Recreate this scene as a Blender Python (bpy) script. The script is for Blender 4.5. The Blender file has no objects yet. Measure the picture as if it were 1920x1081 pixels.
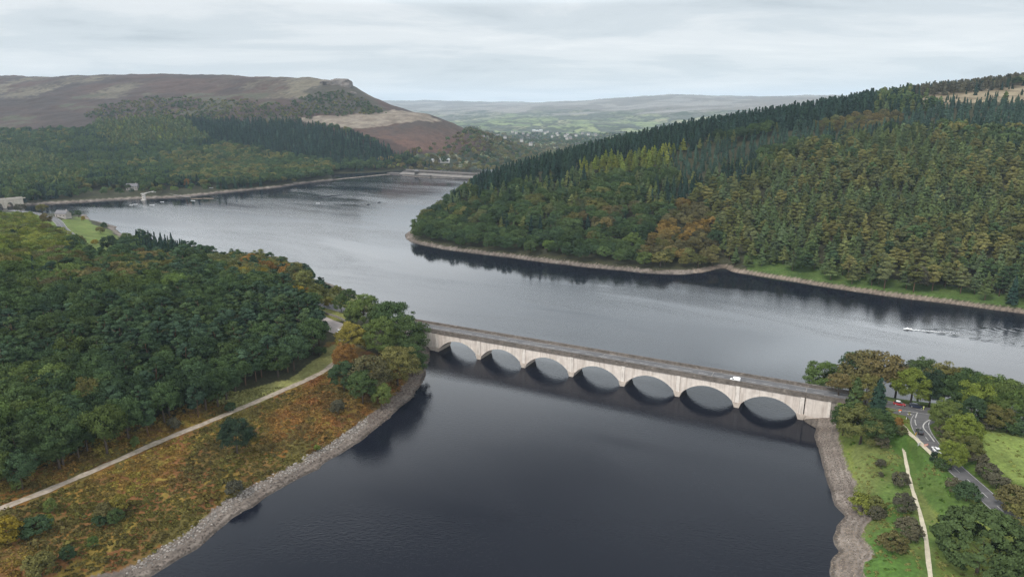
import bpy, bmesh, math, random
import numpy as np
from mathutils import Vector, Matrix

R = math.radians
rng = np.random.default_rng(7)
random.seed(7)
S = bpy.context.scene
COL = S.collection

# ---------------------------------------------------------------- camera, sky, sun, exposure
CAM_H, FOC, PITCH = 120.0, 1280.0, R(14.7)
cp, sp = math.cos(PITCH), math.sin(PITCH)
cam_data = bpy.data.cameras.new('camera')
cam_data.sensor_width = 36.0
cam_data.lens = 24.0
cam_data.clip_start = 1.0
cam_data.clip_end = 60000.0
cam = bpy.data.objects.new('camera', cam_data)
COL.objects.link(cam)
cam.location = (0, 0, CAM_H)
cam.rotation_euler = (R(90) - PITCH, 0, 0)
S.camera = cam

S.view_settings.view_transform = 'Standard'
S.view_settings.look = 'None'
S.view_settings.exposure = 0.08
S.view_settings.gamma = 1.0
S.view_settings.use_curve_mapping = False
S.cycles.use_denoising = True
S.cycles.denoising_prefilter = 'NONE'
S.cycles.denoising_input_passes = 'RGB_ALBEDO_NORMAL'
S.cycles.use_adaptive_sampling = False
S.cycles.max_bounces = 5
S.cycles.diffuse_bounces = 2
S.cycles.glossy_bounces = 2
S.cycles.transmission_bounces = 1
S.cycles.transparent_max_bounces = 2
S.cycles.volume_bounces = 1
S.cycles.caustics_reflective = False
S.cycles.caustics_refractive = False

SUN_EL, SUN_AZ = R(48), R(222)          # azimuth clockwise from +Y: behind the camera, to its left
sun_data = bpy.data.lights.new('sun', 'SUN')
sun_data.energy = 2.9
sun_data.angle = R(14)
sun_data.color = (1.0, 0.955, 0.90)
sun = bpy.data.objects.new('sun', sun_data)
COL.objects.link(sun)
sdir = Vector((math.sin(SUN_AZ) * math.cos(SUN_EL), math.cos(SUN_AZ) * math.cos(SUN_EL), math.sin(SUN_EL)))
sun.rotation_euler = sdir.to_track_quat('Z', 'Y').to_euler()
sun.location = (0, 0, 600)

world = bpy.data.worlds.new('World')
S.world = world
world.use_nodes = True


def nodes_of(nt):
    nt.nodes.clear()
    N = lambda t, **k: _node(nt, t, k)
    return N, (lambda a, b: nt.links.new(a, b))


def _node(nt, t, k):
    n = nt.nodes.new(t)
    for a, v in k.items():
        if a == 'inp':
            for i, x in v.items():
                n.inputs[i].default_value = x
        else:
            setattr(n, a, v)
    return n


def ramp(N, stops, interp='LINEAR'):
    r = N('ShaderNodeValToRGB')
    r.color_ramp.interpolation = interp
    e = r.color_ramp.elements
    while len(e) > 1:
        e.remove(e[-1])
    e[0].position = stops[0][0]
    e[0].color = (*stops[0][1], 1) if not np.isscalar(stops[0][1]) else (stops[0][1],) * 3 + (1,)
    for p, c in stops[1:]:
        x = e.new(p)
        x.color = (*c, 1) if not np.isscalar(c) else (c, c, c, 1)
    return r


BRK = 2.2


def build_world():
    N, L = nodes_of(world.node_tree)
    out = N('ShaderNodeOutputWorld')
    sky = N('ShaderNodeTexSky', sky_type='NISHITA', sun_disc=False, sun_elevation=SUN_EL, sun_rotation=SUN_AZ)
    bg1 = N('ShaderNodeBackground', inp={'Strength': 0.08})
    L(sky.outputs[0], bg1.inputs[0])
    tc = N('ShaderNodeTexCoord')
    sep = N('ShaderNodeSeparateXYZ')
    L(tc.outputs['Generated'], sep.inputs[0])
    zz = N('ShaderNodeMath', operation='MAXIMUM', inp={1: 0.0})
    L(sep.outputs[2], zz.inputs[0])
    den = N('ShaderNodeMath', operation='ADD', inp={1: 0.10})
    L(zz.outputs[0], den.inputs[0])
    dx = N('ShaderNodeMath', operation='DIVIDE')
    dy = N('ShaderNodeMath', operation='DIVIDE')
    L(sep.outputs[0], dx.inputs[0]); L(den.outputs[0], dx.inputs[1])
    L(sep.outputs[1], dy.inputs[0]); L(den.outputs[0], dy.inputs[1])
    cmb = N('ShaderNodeCombineXYZ')
    L(dx.outputs[0], cmb.inputs[0]); L(dy.outputs[0], cmb.inputs[1])
    mp = N('ShaderNodeMapping')
    mp.inputs['Rotation'].default_value = (0, 0, R(-12))
    mp.inputs['Scale'].default_value = (0.42, 0.62, 1)
    mp.inputs['Location'].default_value = (3.1, 1.7, 0)
    L(cmb.outputs[0], mp.inputs[0])
    n1 = N('ShaderNodeTexNoise', inp={'Scale': 1.15, 'Detail': 7.0, 'Roughness': 0.58, 'Distortion': 0.35})
    L(mp.outputs[0], n1.inputs[0])
    r1 = ramp(N, [(0.30, (0.54, 0.60, 0.64)), (0.44, (0.68, 0.735, 0.77)), (0.56, (0.81, 0.845, 0.865)), (0.72, (0.93, 0.95, 0.955))], 'EASE')
    L(n1.outputs[0], r1.inputs[0])
    # towards the skyline the cloud sheet merges into one pale tone
    hz = N('ShaderNodeMapRange', inp={1: 0.0, 2: 0.10, 3: 0.6, 4: 0.0})
    L(zz.outputs[0], hz.inputs[0])
    mx = N('ShaderNodeMixRGB', inp={2: (0.66, 0.725, 0.77, 1)})
    L(hz.outputs[0], mx.inputs[0]); L(r1.outputs[0], mx.inputs[1])
    bg2 = N('ShaderNodeBackground')
    L(mx.outputs[0], bg2.inputs[0])
    # out-of-view sky belt brightened so the water reflects more light, dimmed overhead
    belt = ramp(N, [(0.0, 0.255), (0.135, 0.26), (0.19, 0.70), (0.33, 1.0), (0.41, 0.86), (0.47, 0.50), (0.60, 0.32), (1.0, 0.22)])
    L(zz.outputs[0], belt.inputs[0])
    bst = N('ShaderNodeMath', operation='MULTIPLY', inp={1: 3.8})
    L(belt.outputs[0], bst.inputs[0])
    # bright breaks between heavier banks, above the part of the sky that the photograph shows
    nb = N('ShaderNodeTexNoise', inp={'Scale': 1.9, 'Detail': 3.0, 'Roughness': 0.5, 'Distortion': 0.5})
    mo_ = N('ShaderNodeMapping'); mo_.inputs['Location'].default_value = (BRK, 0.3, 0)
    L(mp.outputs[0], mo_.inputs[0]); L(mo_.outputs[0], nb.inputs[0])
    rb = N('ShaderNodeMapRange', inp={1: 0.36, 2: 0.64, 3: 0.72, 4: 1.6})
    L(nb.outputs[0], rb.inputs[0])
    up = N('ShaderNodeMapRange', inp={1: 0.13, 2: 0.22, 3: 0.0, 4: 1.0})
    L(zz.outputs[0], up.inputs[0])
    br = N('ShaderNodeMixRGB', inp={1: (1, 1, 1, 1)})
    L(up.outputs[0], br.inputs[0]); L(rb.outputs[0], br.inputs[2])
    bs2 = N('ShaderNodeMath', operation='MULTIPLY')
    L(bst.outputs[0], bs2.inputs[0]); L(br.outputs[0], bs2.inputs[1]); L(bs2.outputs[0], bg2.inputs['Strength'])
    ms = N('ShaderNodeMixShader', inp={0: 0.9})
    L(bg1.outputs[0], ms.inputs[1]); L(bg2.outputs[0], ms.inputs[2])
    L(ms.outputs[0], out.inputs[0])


build_world()

# ---------------------------------------------------------------- survey helpers (bearing and dip read off the photograph -> metres)


def ray(px, py):
    v = (540.5 - py) / FOC
    return np.array([(px - 960.0) / FOC, cp + v * sp, v * cp - sp])


def G(px, py, z=0.0):
    d = ray(px, py)
    return d * ((z - CAM_H) / d[2]) + np.array([0, 0, CAM_H])


def P(px, py, Y, dz=0.0):
    d = ray(px, py)
    return d * (Y / d[1]) + np.array([0, 0, CAM_H + dz])


def proj(x, y, z):
    zz = z - CAM_H
    f = np.maximum(y * cp - zz * sp, 1e-3)
    return 960 + FOC * x / f, 540.5 - FOC * (y * sp + zz * cp) / f


def hash2(i, j, s):
    n = (i * 374761393 + j * 668265263 + s * 974634777) & 0xFFFFFFFF
    n = ((n ^ (n >> 13)) * 1274126177) & 0xFFFFFFFF
    return ((n ^ (n >> 16)) & 0xFFFFFF) / float(0xFFFFFF)


def vnoise(x, y, s=0):
    x = np.asarray(x, float); y = np.asarray(y, float)
    i = np.floor(x).astype(np.int64); j = np.floor(y).astype(np.int64)
    fx = x - i; fy = y - j
    fx = fx * fx * (3 - 2 * fx); fy = fy * fy * (3 - 2 * fy)
    a = hash2(i, j, s); b = hash2(i + 1, j, s); c = hash2(i, j + 1, s); d = hash2(i + 1, j + 1, s)
    return (a * (1 - fx) + b * fx) * (1 - fy) + (c * (1 - fx) + d * fx) * fy


def fbm(x, y, s=0, o=4):
    t = 0; a = 0.5; n = 0
    for k in range(o):
        t = t + a * vnoise(x * 2 ** k, y * 2 ** k, s + 17 * k); n += a; a *= 0.5
    return t / n


def inpoly(px, py, poly):
    poly = np.asarray(poly, float)
    r = np.zeros(np.shape(px), bool)
    x0, y0 = poly[-1]
    for x1, y1 in poly:
        if y0 != y1:
            c = ((y1 > py) != (y0 > py)) & (px < (x0 - x1) * (py - y1) / (y0 - y1) + x1)
            r ^= c
        x0, y0 = x1, y1
    return r


def segdist(x, y, pts, closed=False):
    best = np.full(np.shape(x), 1e18)
    n = len(pts)
    for k in range(n if closed else n - 1):
        ax, ay = pts[k][:2]; bx, by = pts[(k + 1) % n][:2]
        vx, vy = bx - ax, by - ay
        q = vx * vx + vy * vy + 1e-9
        t = np.clip(((x - ax) * vx + (y - ay) * vy) / q, 0, 1)
        best = np.minimum(best, (x - ax - t * vx) ** 2 + (y - ay - t * vy) ** 2)
    return np.sqrt(best)


sstep = lambda a, b, x: (lambda t: t * t * (3 - 2 * t))(np.clip((x - a) / (b - a), 0, 1))


def densify(pts, step):
    out = []
    for a, b in zip(pts, pts[1:]):
        a = np.asarray(a, float); b = np.asarray(b, float)
        n = max(1, int(np.linalg.norm(b - a) / step))
        out += [a + (b - a) * k / n for k in range(n)]
    out.append(np.asarray(pts[-1], float))
    return np.array(out)


def smooth_line(pts, step=2.0, it=3):
    p = np.array(pts, float)
    for _ in range(it):                                   # Chaikin
        q = [p[0]]
        for a, b in zip(p, p[1:]):
            q += [a * .75 + b * .25, a * .25 + b * .75]
        q.append(p[-1]); p = np.array(q)
    return densify(p, step)


# ---------------------------------------------------------------- mesh + naming helpers


def tag(o, label=None, cat=None, group=None, kind=None):
    if label: o['label'] = label
    if cat: o['category'] = cat
    if group: o['group'] = group
    if kind: o['kind'] = kind
    return o


def link(name, me, mats=(), parent=None, loc=None):
    o = bpy.data.objects.new(name, me)
    COL.objects.link(o)
    if me is not None:
        for m in mats:
            me.materials.append(m)
    if parent: o.parent = parent
    if loc is not None: o.location = loc
    return o


def empty(name, loc, rz=0.0):
    o = bpy.data.objects.new(name, None)
    COL.objects.link(o)
    o.empty_display_size = 0.5
    o.location = loc
    o.rotation_euler = (0, 0, rz)
    return o


def quad_mesh(name, v, f, smooth=False):
    me = bpy.data.meshes.new(name)
    v = np.asarray(v, np.float32); f = np.asarray(f, np.int32)
    me.vertices.add(len(v)); me.vertices.foreach_set('co', v.ravel())
    k = f.shape[1]
    me.loops.add(f.size); me.loops.foreach_set('vertex_index', f.ravel())
    me.polygons.add(len(f))
    me.polygons.foreach_set('loop_start', np.arange(0, f.size, k, dtype=np.int32))
    me.polygons.foreach_set('use_smooth', np.full(len(f), smooth))
    me.update(calc_edges=True)
    return me


class MB:
    """collects plain shapes into one mesh"""
    def __init__(s): s.v = []; s.f = []; s.m = []

    def add(s, v, f, m=0):
        b = len(s.v)
        s.v += [tuple(map(float, p)) for p in v]
        s.f += [tuple(b + i for i in q) for q in f]
        s.m += [m] * len(f)
        return s

    def box(s, x0, y0, z0, x1, y1, z1, m=0):
        v = [(x0, y0, z0), (x1, y0, z0), (x1, y1, z0), (x0, y1, z0), (x0, y0, z1), (x1, y0, z1), (x1, y1, z1), (x0, y1, z1)]
        return s.add(v, [(0, 3, 2, 1), (4, 5, 6, 7), (0, 1, 5, 4), (1, 2, 6, 5), (2, 3, 7, 6), (3, 0, 4, 7)], m)

    def cyl(s, p, q, r0, r1, n=8, m=0, cap=True):
        p = Vector(p); q = Vector(q); d = (q - p).normalized()
        a = d.orthogonal().normalized(); b = d.cross(a)
        v = []
        for c, r in ((p, r0), (q, r1)):
            for k in range(n):
                t = 2 * math.pi * k / n
                v.append(c + a * (r * math.cos(t)) + b * (r * math.sin(t)))
        f = [(k, (k + 1) % n, n + (k + 1) % n, n + k) for k in range(n)]
        if cap: f += [tuple(range(n - 1, -1, -1)), tuple(range(n, 2 * n))]
        return s.add(v, f, m)

    def loft(s, rings, m=0, cap=True):
        n = len(rings[0]); v = [p for r in rings for p in r]; f = []
        for i in range(len(rings) - 1):
            for k in range(n):
                f.append((i * n + k, i * n + (k + 1) % n, (i + 1) * n + (k + 1) % n, (i + 1) * n + k))
        if cap:
            f += [tuple(range(n - 1, -1, -1)), tuple(range((len(rings) - 1) * n, len(rings) * n))]
        return s.add(v, f, m)

    def build(s, name, mats, parent=None, smooth=False, loc=None, bevel=0.0):
        me = bpy.data.meshes.new(name)
        me.from_pydata(s.v, [], s.f)
        me.polygons.foreach_set('material_index', s.m)
        if smooth: me.polygons.foreach_set('use_smooth', [True] * len(s.f))
        me.update()
        bm = bmesh.new(); bm.from_mesh(me)
        bmesh.ops.recalc_face_normals(bm, faces=bm.faces)
        if bevel > 0:
            bmesh.ops.bevel(bm, geom=list(bm.edges), offset=bevel, segments=1, affect='EDGES', clamp_overlap=True)
        bm.to_mesh(me); bm.free()
        return link(name, me, mats if isinstance(mats, (list, tuple)) else [mats], parent, loc)


# ---------------------------------------------------------------- materials
MATS = {}


def mat_simple(name, col, rough=0.8, spec=0.3, noise=0.25, scale=1.0, bump=0.0, metal=0.0, stains=None):
    if name in MATS: return MATS[name]
    m = bpy.data.materials.new(name); m.use_nodes = True
    N, L = nodes_of(m.node_tree)
    out = N('ShaderNodeOutputMaterial')
    b = N('ShaderNodeBsdfPrincipled', inp={'Roughness': rough, 'Metallic': metal, 'Specular IOR Level': spec})
    tc = N('ShaderNodeTexCoord')
    n1 = N('ShaderNodeTexNoise', inp={'Scale': scale, 'Detail': 6.0, 'Roughness': 0.65})
    L(tc.outputs['Object'], n1.inputs[0])
    r = ramp(N, [(0.3, tuple(c * (1 - noise) for c in col)), (0.7, tuple(min(1, c * (1 + noise)) for c in col))])
    L(n1.outputs[0], r.inputs[0])
    src = r.outputs[0]
    if stains:
        mp = N('ShaderNodeMapping'); mp.inputs['Scale'].default_value = stains[1]
        L(tc.outputs['Object'], mp.inputs[0])
        n2 = N('ShaderNodeTexNoise', inp={'Scale': 1.0, 'Detail': 5.0, 'Roughness': 0.6})
        L(mp.outputs[0], n2.inputs[0])
        r2 = ramp(N, [(stains[2], 0.0), (stains[3], 1.0)])
        L(n2.outputs[0], r2.inputs[0])
        mx = N('ShaderNodeMixRGB', inp={2: (*stains[0], 1)})
        L(r2.outputs[0], mx.inputs[0]); L(src, mx.inputs[1])
        src = mx.outputs[0]
    L(src, b.inputs['Base Color'])
    if bump:
        bp = N('ShaderNodeBump', inp={'Strength': bump, 'Distance': 0.1})
        L(n1.outputs[0], bp.inputs['Height']); L(bp.outputs[0], b.inputs['Normal'])
    L(b.outputs[0], out.inputs[0])
    MATS[name] = m
    return m


def mat_leaf(name, spread=0.45, trans=0.25):
    m = bpy.data.materials.new(name); m.use_nodes = True
    N, L = nodes_of(m.node_tree)
    out = N('ShaderNodeOutputMaterial')
    at = N('ShaderNodeAttribute', attribute_type='INSTANCER', attribute_name='tint')
    lv = N('ShaderNodeAttribute', attribute_type='GEOMETRY', attribute_name='leafvar')
    mr = N('ShaderNodeMapRange', inp={1: 0.0, 2: 1.0, 3: 1 - spread, 4: 1 + spread})
    L(lv.outputs['Fac'], mr.inputs[0])
    mu = N('ShaderNodeVectorMath', operation='SCALE')
    L(at.outputs['Vector'], mu.inputs[0]); L(mr.outputs[0], mu.inputs['Scale'])
    d = N('ShaderNodeBsdfDiffuse', inp={'Roughness': 0.6})
    t = N('ShaderNodeBsdfTranslucent')
    L(mu.outputs[0], d.inputs[0]); L(mu.outputs[0], t.inputs[0])
    ms = N('ShaderNodeMixShader', inp={0: trans})
    L(d.outputs[0], ms.inputs[1]); L(t.outputs[0], ms.inputs[2])
    L(ms.outputs[0], out.inputs[0])
    return m


M_LEAF = mat_leaf('leaves')
M_NEEDLE = mat_leaf('needles', 0.4, 0.12)
M_BRACKEN = mat_leaf('bracken_fronds', 0.55, 0.3)
M_STONE = mat_leaf('shore_stone', 0.35, 0.0)
M_BARK = mat_simple('bark', (0.075, 0.058, 0.045), 0.95, 0.1, 0.35, 3.0)
M_PINEBARK = mat_simple('pine_bark', (0.12, 0.075, 0.05), 0.95, 0.1, 0.35, 3.0)
M_CONC = mat_simple('bridge_concrete', (0.535, 0.475, 0.425), 0.9, 0.2, 0.15, 0.35, 0.15, stains=((0.33, 0.27, 0.23), (1.1, 1.1, 0.07), 0.47, 0.76))
M_CONC_PALE = mat_simple('pilaster_concrete', (0.57, 0.515, 0.465), 0.9, 0.2, 0.14, 0.6, 0.1, stains=((0.32, 0.27, 0.23), (1.4, 1.4, 0.15), 0.52, 0.72))
M_CONC_WET = mat_simple('pier_base_concrete', (0.40, 0.34, 0.29), 0.8, 0.3, 0.25, 0.8, 0.1)
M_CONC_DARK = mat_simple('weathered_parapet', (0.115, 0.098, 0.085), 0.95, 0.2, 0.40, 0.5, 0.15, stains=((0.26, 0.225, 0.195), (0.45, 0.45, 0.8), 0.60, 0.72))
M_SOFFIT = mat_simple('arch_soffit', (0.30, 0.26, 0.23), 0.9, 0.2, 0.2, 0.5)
M_ASPH = mat_simple('asphalt', (0.095, 0.092, 0.095), 0.85, 0.3, 0.22, 0.25, 0.05, stains=((0.14, 0.135, 0.135), (0.06, 0.5, 1), 0.5, 0.7))
M_PAINT = mat_simple('road_paint', (0.44, 0.43, 0.41), 0.7, 0.3, 0.3, 1.5)
M_PAVE = mat_simple('footway', (0.20, 0.185, 0.175), 0.9, 0.2, 0.2, 0.5)
M_TRACK = mat_simple('track_gravel', (0.31, 0.26, 0.21), 0.95, 0.1, 0.30, 0.7, 0.2, stains=((0.20, 0.17, 0.11), (0.5, 0.5, 1), 0.52, 0.68))
M_PATH = mat_simple('path_gravel', (0.47, 0.42, 0.32), 0.95, 0.1, 0.18, 0.9, 0.1)
M_CARPARK = mat_simple('car_park_gravel', (0.33, 0.29, 0.275), 0.95, 0.1, 0.12, 0.4, 0.1)
M_WHITE = mat_simple('white_paint', (0.80, 0.80, 0.80), 0.35, 0.5, 0.03, 2.0)
M_RED = mat_simple('red_paint', (0.32, 0.025, 0.03), 0.3, 0.5, 0.05, 2.0)
M_NAVY = mat_simple('navy_paint', (0.022, 0.028, 0.055), 0.25, 0.5, 0.05, 2.0)
M_BLACK = mat_simple('black_paint', (0.018, 0.018, 0.02), 0.25, 0.5, 0.05, 2.0)
M_GLASS = mat_simple('tinted_glass', (0.03, 0.035, 0.04), 0.08, 0.6, 0.02, 1.0)
M_TYRE = mat_simple('tyre_rubber', (0.02, 0.02, 0.02), 0.9, 0.2, 0.1, 4.0)
M_RIM = mat_simple('wheel_rim', (0.45, 0.45, 0.46), 0.4, 0.5, 0.1, 4.0, metal=0.6)
M_LAMP = mat_simple('lamp_lens', (0.7, 0.68, 0.6), 0.2, 0.5, 0.05, 4.0)
M_TAIL = mat_simple('tail_lens', (0.35, 0.02, 0.02), 0.2, 0.5, 0.05, 4.0)
M_ORANGE = mat_simple('orange_plastic', (0.75, 0.16, 0.05), 0.5, 0.4, 0.05, 3.0)
M_YELLOW = mat_simple('yellow_sheet', (0.65, 0.40, 0.06), 0.6, 0.4, 0.1, 3.0)
M_HIVIS = mat_simple('hi_vis_cloth', (0.62, 0.68, 0.25), 0.8, 0.2, 0.1, 8.0)
M_SKIN = mat_simple('skin', (0.45, 0.29, 0.21), 0.6, 0.3, 0.05, 8.0)
M_HAIR = mat_simple('dark_hair', (0.03, 0.022, 0.016), 0.7, 0.3, 0.1, 8.0)
M_GREY = mat_simple('galvanised_steel', (0.35, 0.36, 0.37), 0.5, 0.5, 0.1, 3.0, metal=0.4)
M_WOOD = mat_simple('weathered_timber', (0.30, 0.24, 0.18), 0.9, 0.2, 0.3, 1.5)
M_HOUSE = mat_simple('gritstone_wall', (0.26, 0.235, 0.215), 0.9, 0.2, 0.25, 0.8, 0.1)
M_HOUSEPALE = mat_simple('rendered_wall', (0.40, 0.375, 0.345), 0.9, 0.2, 0.15, 0.8)
M_ROOF = mat_simple('slate_roof', (0.13, 0.125, 0.13), 0.8, 0.3, 0.2, 1.0)
M_ROOFPALE = mat_simple('pale_roof', (0.38, 0.39, 0.40), 0.6, 0.3, 0.1, 1.0)
M_DAMSTONE = mat_simple('dam_stone', (0.080, 0.071, 0.066), 0.95, 0.2, 0.3, 0.15, stains=((0.04, 0.036, 0.034), (0.03, 0.03, 0.6), 0.5, 0.6))
M_DAMPALE = mat_simple('dam_wave_wall', (0.15, 0.137, 0.126), 0.95, 0.2, 0.25, 0.1)
M_BOOM = mat_simple('boom_rubber', (0.03, 0.032, 0.034), 0.7, 0.3, 0.2, 0.5)
M_DRYWALL = mat_simple('dry_stone', (0.20, 0.18, 0.16), 0.95, 0.2, 0.4, 1.4, 0.3)
M_ROCK = mat_simple('gritstone_crag', (0.13, 0.115, 0.105), 0.95, 0.2, 0.35, 0.08, 0.3)
M_LIGHTSTONE = mat_simple('pale_viaduct_stone', (0.43, 0.385, 0.32), 0.9, 0.2, 0.15, 0.3, stains=((0.33, 0.29, 0.25), (0.4, 0.4, 0.15), 0.5, 0.7))


def mat_water():
    m = bpy.data.materials.new('reservoir_water'); m.use_nodes = True
    N, L = nodes_of(m.node_tree)
    out = N('ShaderNodeOutputMaterial')
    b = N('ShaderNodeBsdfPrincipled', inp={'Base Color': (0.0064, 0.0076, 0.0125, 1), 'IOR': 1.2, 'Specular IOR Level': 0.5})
    g = N('ShaderNodeNewGeometry')
    # long wind streaks lying along the arm of the lake
    mr_ = N('ShaderNodeMapping'); mr_.inputs['Rotation'].default_value = (0, 0, R(31))
    L(g.outputs['Position'], mr_.inputs[0])
    mp = N('ShaderNodeMapping')
    mp.inputs['Scale'].default_value = (0.0040, 0.016, 1)
    L(mr_.outputs[0], mp.inputs[0])
    st = N('ShaderNodeTexNoise', inp={'Scale': 1.0, 'Detail': 5.0, 'Roughness': 0.6, 'Distortion': 0.6})
    L(mp.outputs[0], st.inputs[0])
    rg = N('ShaderNodeMapRange', inp={1: 0.38, 2: 0.68, 3: 0.06, 4: 0.17})
    L(st.outputs[0], rg.inputs[0])
    L(rg.outputs[0], b.inputs['Roughness'])
    mp2 = N('ShaderNodeMapping')
    mp2.inputs['Rotation'].default_value = (0, 0, R(28))
    mp2.inputs['Scale'].default_value = (0.55, 1.25, 1)
    L(g.outputs['Position'], mp2.inputs[0])
    wv = N('ShaderNodeTexNoise', inp={'Scale': 1.0, 'Detail': 3.0, 'Roughness': 0.55})
    L(mp2.outputs[0], wv.inputs[0])
    bs = N('ShaderNodeMapRange', inp={1: 0.42, 2: 0.66, 3: 0.07, 4: 0.55})
    L(st.outputs[0], bs.inputs[0])
    bp = N('ShaderNodeBump', inp={'Distance': 0.16})
    L(bs.outputs[0], bp.inputs['Strength'])
    L(wv.outputs[0], bp.inputs['Height'])
    L(bp.outputs[0], b.inputs['Normal'])
    L(b.outputs[0], out.inputs[0])
    return m


M_WATER = mat_water()


def mat_ground():
    m = bpy.data.materials.new('ground_cover'); m.use_nodes = True
    N, L = nodes_of(m.node_tree)
    out = N('ShaderNodeOutputMaterial')
    b = N('ShaderNodeBsdfPrincipled', inp={'Roughness': 0.95, 'Specular IOR Level': 0.1})
    at = N('ShaderNodeAttribute', attribute_type='GEOMETRY', attribute_name='cover')
    g = N('ShaderNodeNewGeometry')
    n1 = N('ShaderNodeTexNoise', inp={'Scale': 0.9, 'Detail': 7.0, 'Roughness': 0.7})
    n2 = N('ShaderNodeTexNoise', inp={'Scale': 0.08, 'Detail': 6.0, 'Roughness': 0.65})
    L(g.outputs['Position'], n1.inputs[0]); L(g.outputs['Position'], n2.inputs[0])
    m1 = N('ShaderNodeMapRange', inp={1: 0.3, 2: 0.7, 3: 0.62, 4: 1.38})
    m2 = N('ShaderNodeMapRange', inp={1: 0.3, 2: 0.7, 3: 0.72, 4: 1.28})
    L(n1.outputs[0], m1.inputs[0]); L(n2.outputs[0], m2.inputs[0])
    mm = N('ShaderNodeMath', operation='MULTIPLY')
    L(m1.outputs[0], mm.inputs[0]); L(m2.outputs[0], mm.inputs[1])
    sc = N('ShaderNodeVectorMath', operation='SCALE')
    L(at.outputs['Vector'], sc.inputs[0]); L(mm.outputs[0], sc.inputs['Scale'])
    L(sc.outputs[0], b.inputs['Base Color'])
    bp = N('ShaderNodeBump', inp={'Strength': 0.6, 'Distance': 0.35})
    L(n1.outputs[0], bp.inputs['Height']); L(bp.outputs[0], b.inputs['Normal'])
    L(b.outputs[0], out.inputs[0])
    return m


M_GROUND = mat_ground()

# ---------------------------------------------------------------- shoreline (z = 0 is the water)
SHORE_L = [(283, 1081), (330, 1052), (370, 1030), (405, 1000), (440, 968), (455, 957), (470, 950), (500, 930), (530, 912), (565, 893), (597, 878), (602, 872),
           (640, 848), (672, 828), (700, 806), (745, 770), (775, 740), (792, 715), (798, 700), (800, 685), (805, 668), (803, 655), (792, 640), (775, 622), (757, 608),
           (735, 597), (715, 583), (690, 566), (668, 551), (645, 541), (600, 525), (540, 515), (480, 506), (400, 490), (300, 470), (245, 452), (228, 438),
           (216, 429), (219, 425), (205, 421), (190, 416), (168, 412), (165, 406), (160, 402), (130, 403), (95, 403), (40, 400), (-60, 400), (-300, 398)]
SHORE_FAR = [(-300, 380), (-60, 384), (20, 387), (60, 384), (110, 381), (150, 379), (225, 374), (300, 371), (330, 370), (355, 368), (390, 364), (420, 361), (480, 355), (530, 350),
             (560, 345), (600, 340), (640, 336), (700, 330), (735, 327), (760, 330), (800, 333), (845, 335), (890, 337), (905, 338)]
SHORE_R = [(880, 362), (830, 395), (790, 420), (768, 434), (759, 440), (762, 449), (772, 455), (800, 461), (830, 467), (880, 474), (950, 482), (1000, 489), (1060, 496), (1100, 501),
           (1170, 507), (1200, 511), (1250, 514), (1290, 514), (1320, 510), (1345, 504), (1360, 503), (1375, 510), (1420, 517), (1500, 530), (1600, 546), (1700, 560), (1800, 572),
           (1920, 588), (2300, 636)]
SHORE_S = [(2300, 842), (2050, 806), (1920, 790), (1800, 770), (1700, 752), (1600, 738), (1545, 727), (1528, 738), (1528, 760), (1524, 785), (1530, 820), (1537, 855), (1546, 890), (1553, 917), (1557, 932),
           (1563, 946), (1572, 956), (1581, 966), (1573, 975), (1568, 987), (1565, 1005), (1570, 1022), (1576, 1034), (1566, 1042), (1561, 1054), (1559, 1081)]
g2 = lambda L_: [tuple(G(*p)[:2]) for p in L_]
WATER = [(-205, 40), (-190, 70), (-150, 115)] + g2(SHORE_L) + g2(SHORE_FAR) + g2(SHORE_R) + g2(SHORE_S) + [(83, 110), (80, 40)]

BR_A = np.array([-38.3, 330.7]); BR_D = np.array([0.8888, -0.4583]); BR_N = np.array([0.4583, 0.8888])
SPAN = 24.72; BR_W = 10.2; DECK = 10.55

# ---------------------------------------------------------------- roads (centre lines, survey points with height)
ROAD_MAIN = [tuple(np.r_[BR_A + BR_D * (SPAN * 7 + 9) + BR_N * 5.1, DECK]), tuple(np.r_[BR_A + BR_D * (SPAN * 7 + 30) + BR_N * 5.4, DECK]),
             tuple(G(1680, 760, 10.6)), tuple(G(1745, 771, 10.6)), tuple(G(1830, 787, 10.6)), tuple(G(1920, 803, 10.6)), tuple(G(2150, 842, 10.8))]
ROAD_SIDE = [tuple(G(1738, 772, 10.56)), tuple(G(1722, 790, 10.5)), tuple(G(1730, 812, 10.3)), tuple(G(1752, 840, 10.2)), tuple(G(1780, 868, 10.1)), tuple(G(1808, 893, 10.0)), tuple(G(1850, 930, 9.8)),
             tuple(G(1905, 980, 9.6)), tuple(G(1985, 1060, 9.3))]
ROAD_LEFT = [tuple(np.r_[BR_A + BR_D * -13 + BR_N * 5.1, DECK]), tuple(np.r_[BR_A + BR_D * -32 + BR_N * 5.4, DECK]), tuple(G(690, 592, 10.7)), tuple(G(650, 583, 10.8)), tuple(G(615, 573, 10.8)), tuple(G(570, 556, 11)), tuple(G(500, 530, 12))]
ROAD_BEND = [tuple(G(140, 445, 12)), tuple(G(119, 430, 12)), tuple(G(112, 418, 12)), tuple(G(101, 409, 12)), tuple(G(78, 402, 12)), tuple(G(55, 398, 12)), tuple(G(20, 394, 12))]
TRACK = [tuple(G(-120, 1005, 9.5)), tuple(G(0, 953, 9.3)), tuple(G(75, 925, 9.2)), tuple(G(150, 893, 9.1)), tuple(G(225, 860, 9.0)), tuple(G(300, 826, 8.9)), tuple(G(375, 797, 8.8)), tuple(G(450, 765, 8.7)), tuple(G(520, 736, 8.7)), tuple(G(575, 712, 8.8)),
         tuple(G(612, 693, 9.0)), tuple(G(633, 676, 9.2)), tuple(G(641, 655, 9.6)), tuple(G(640, 636, 10.0))]
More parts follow.
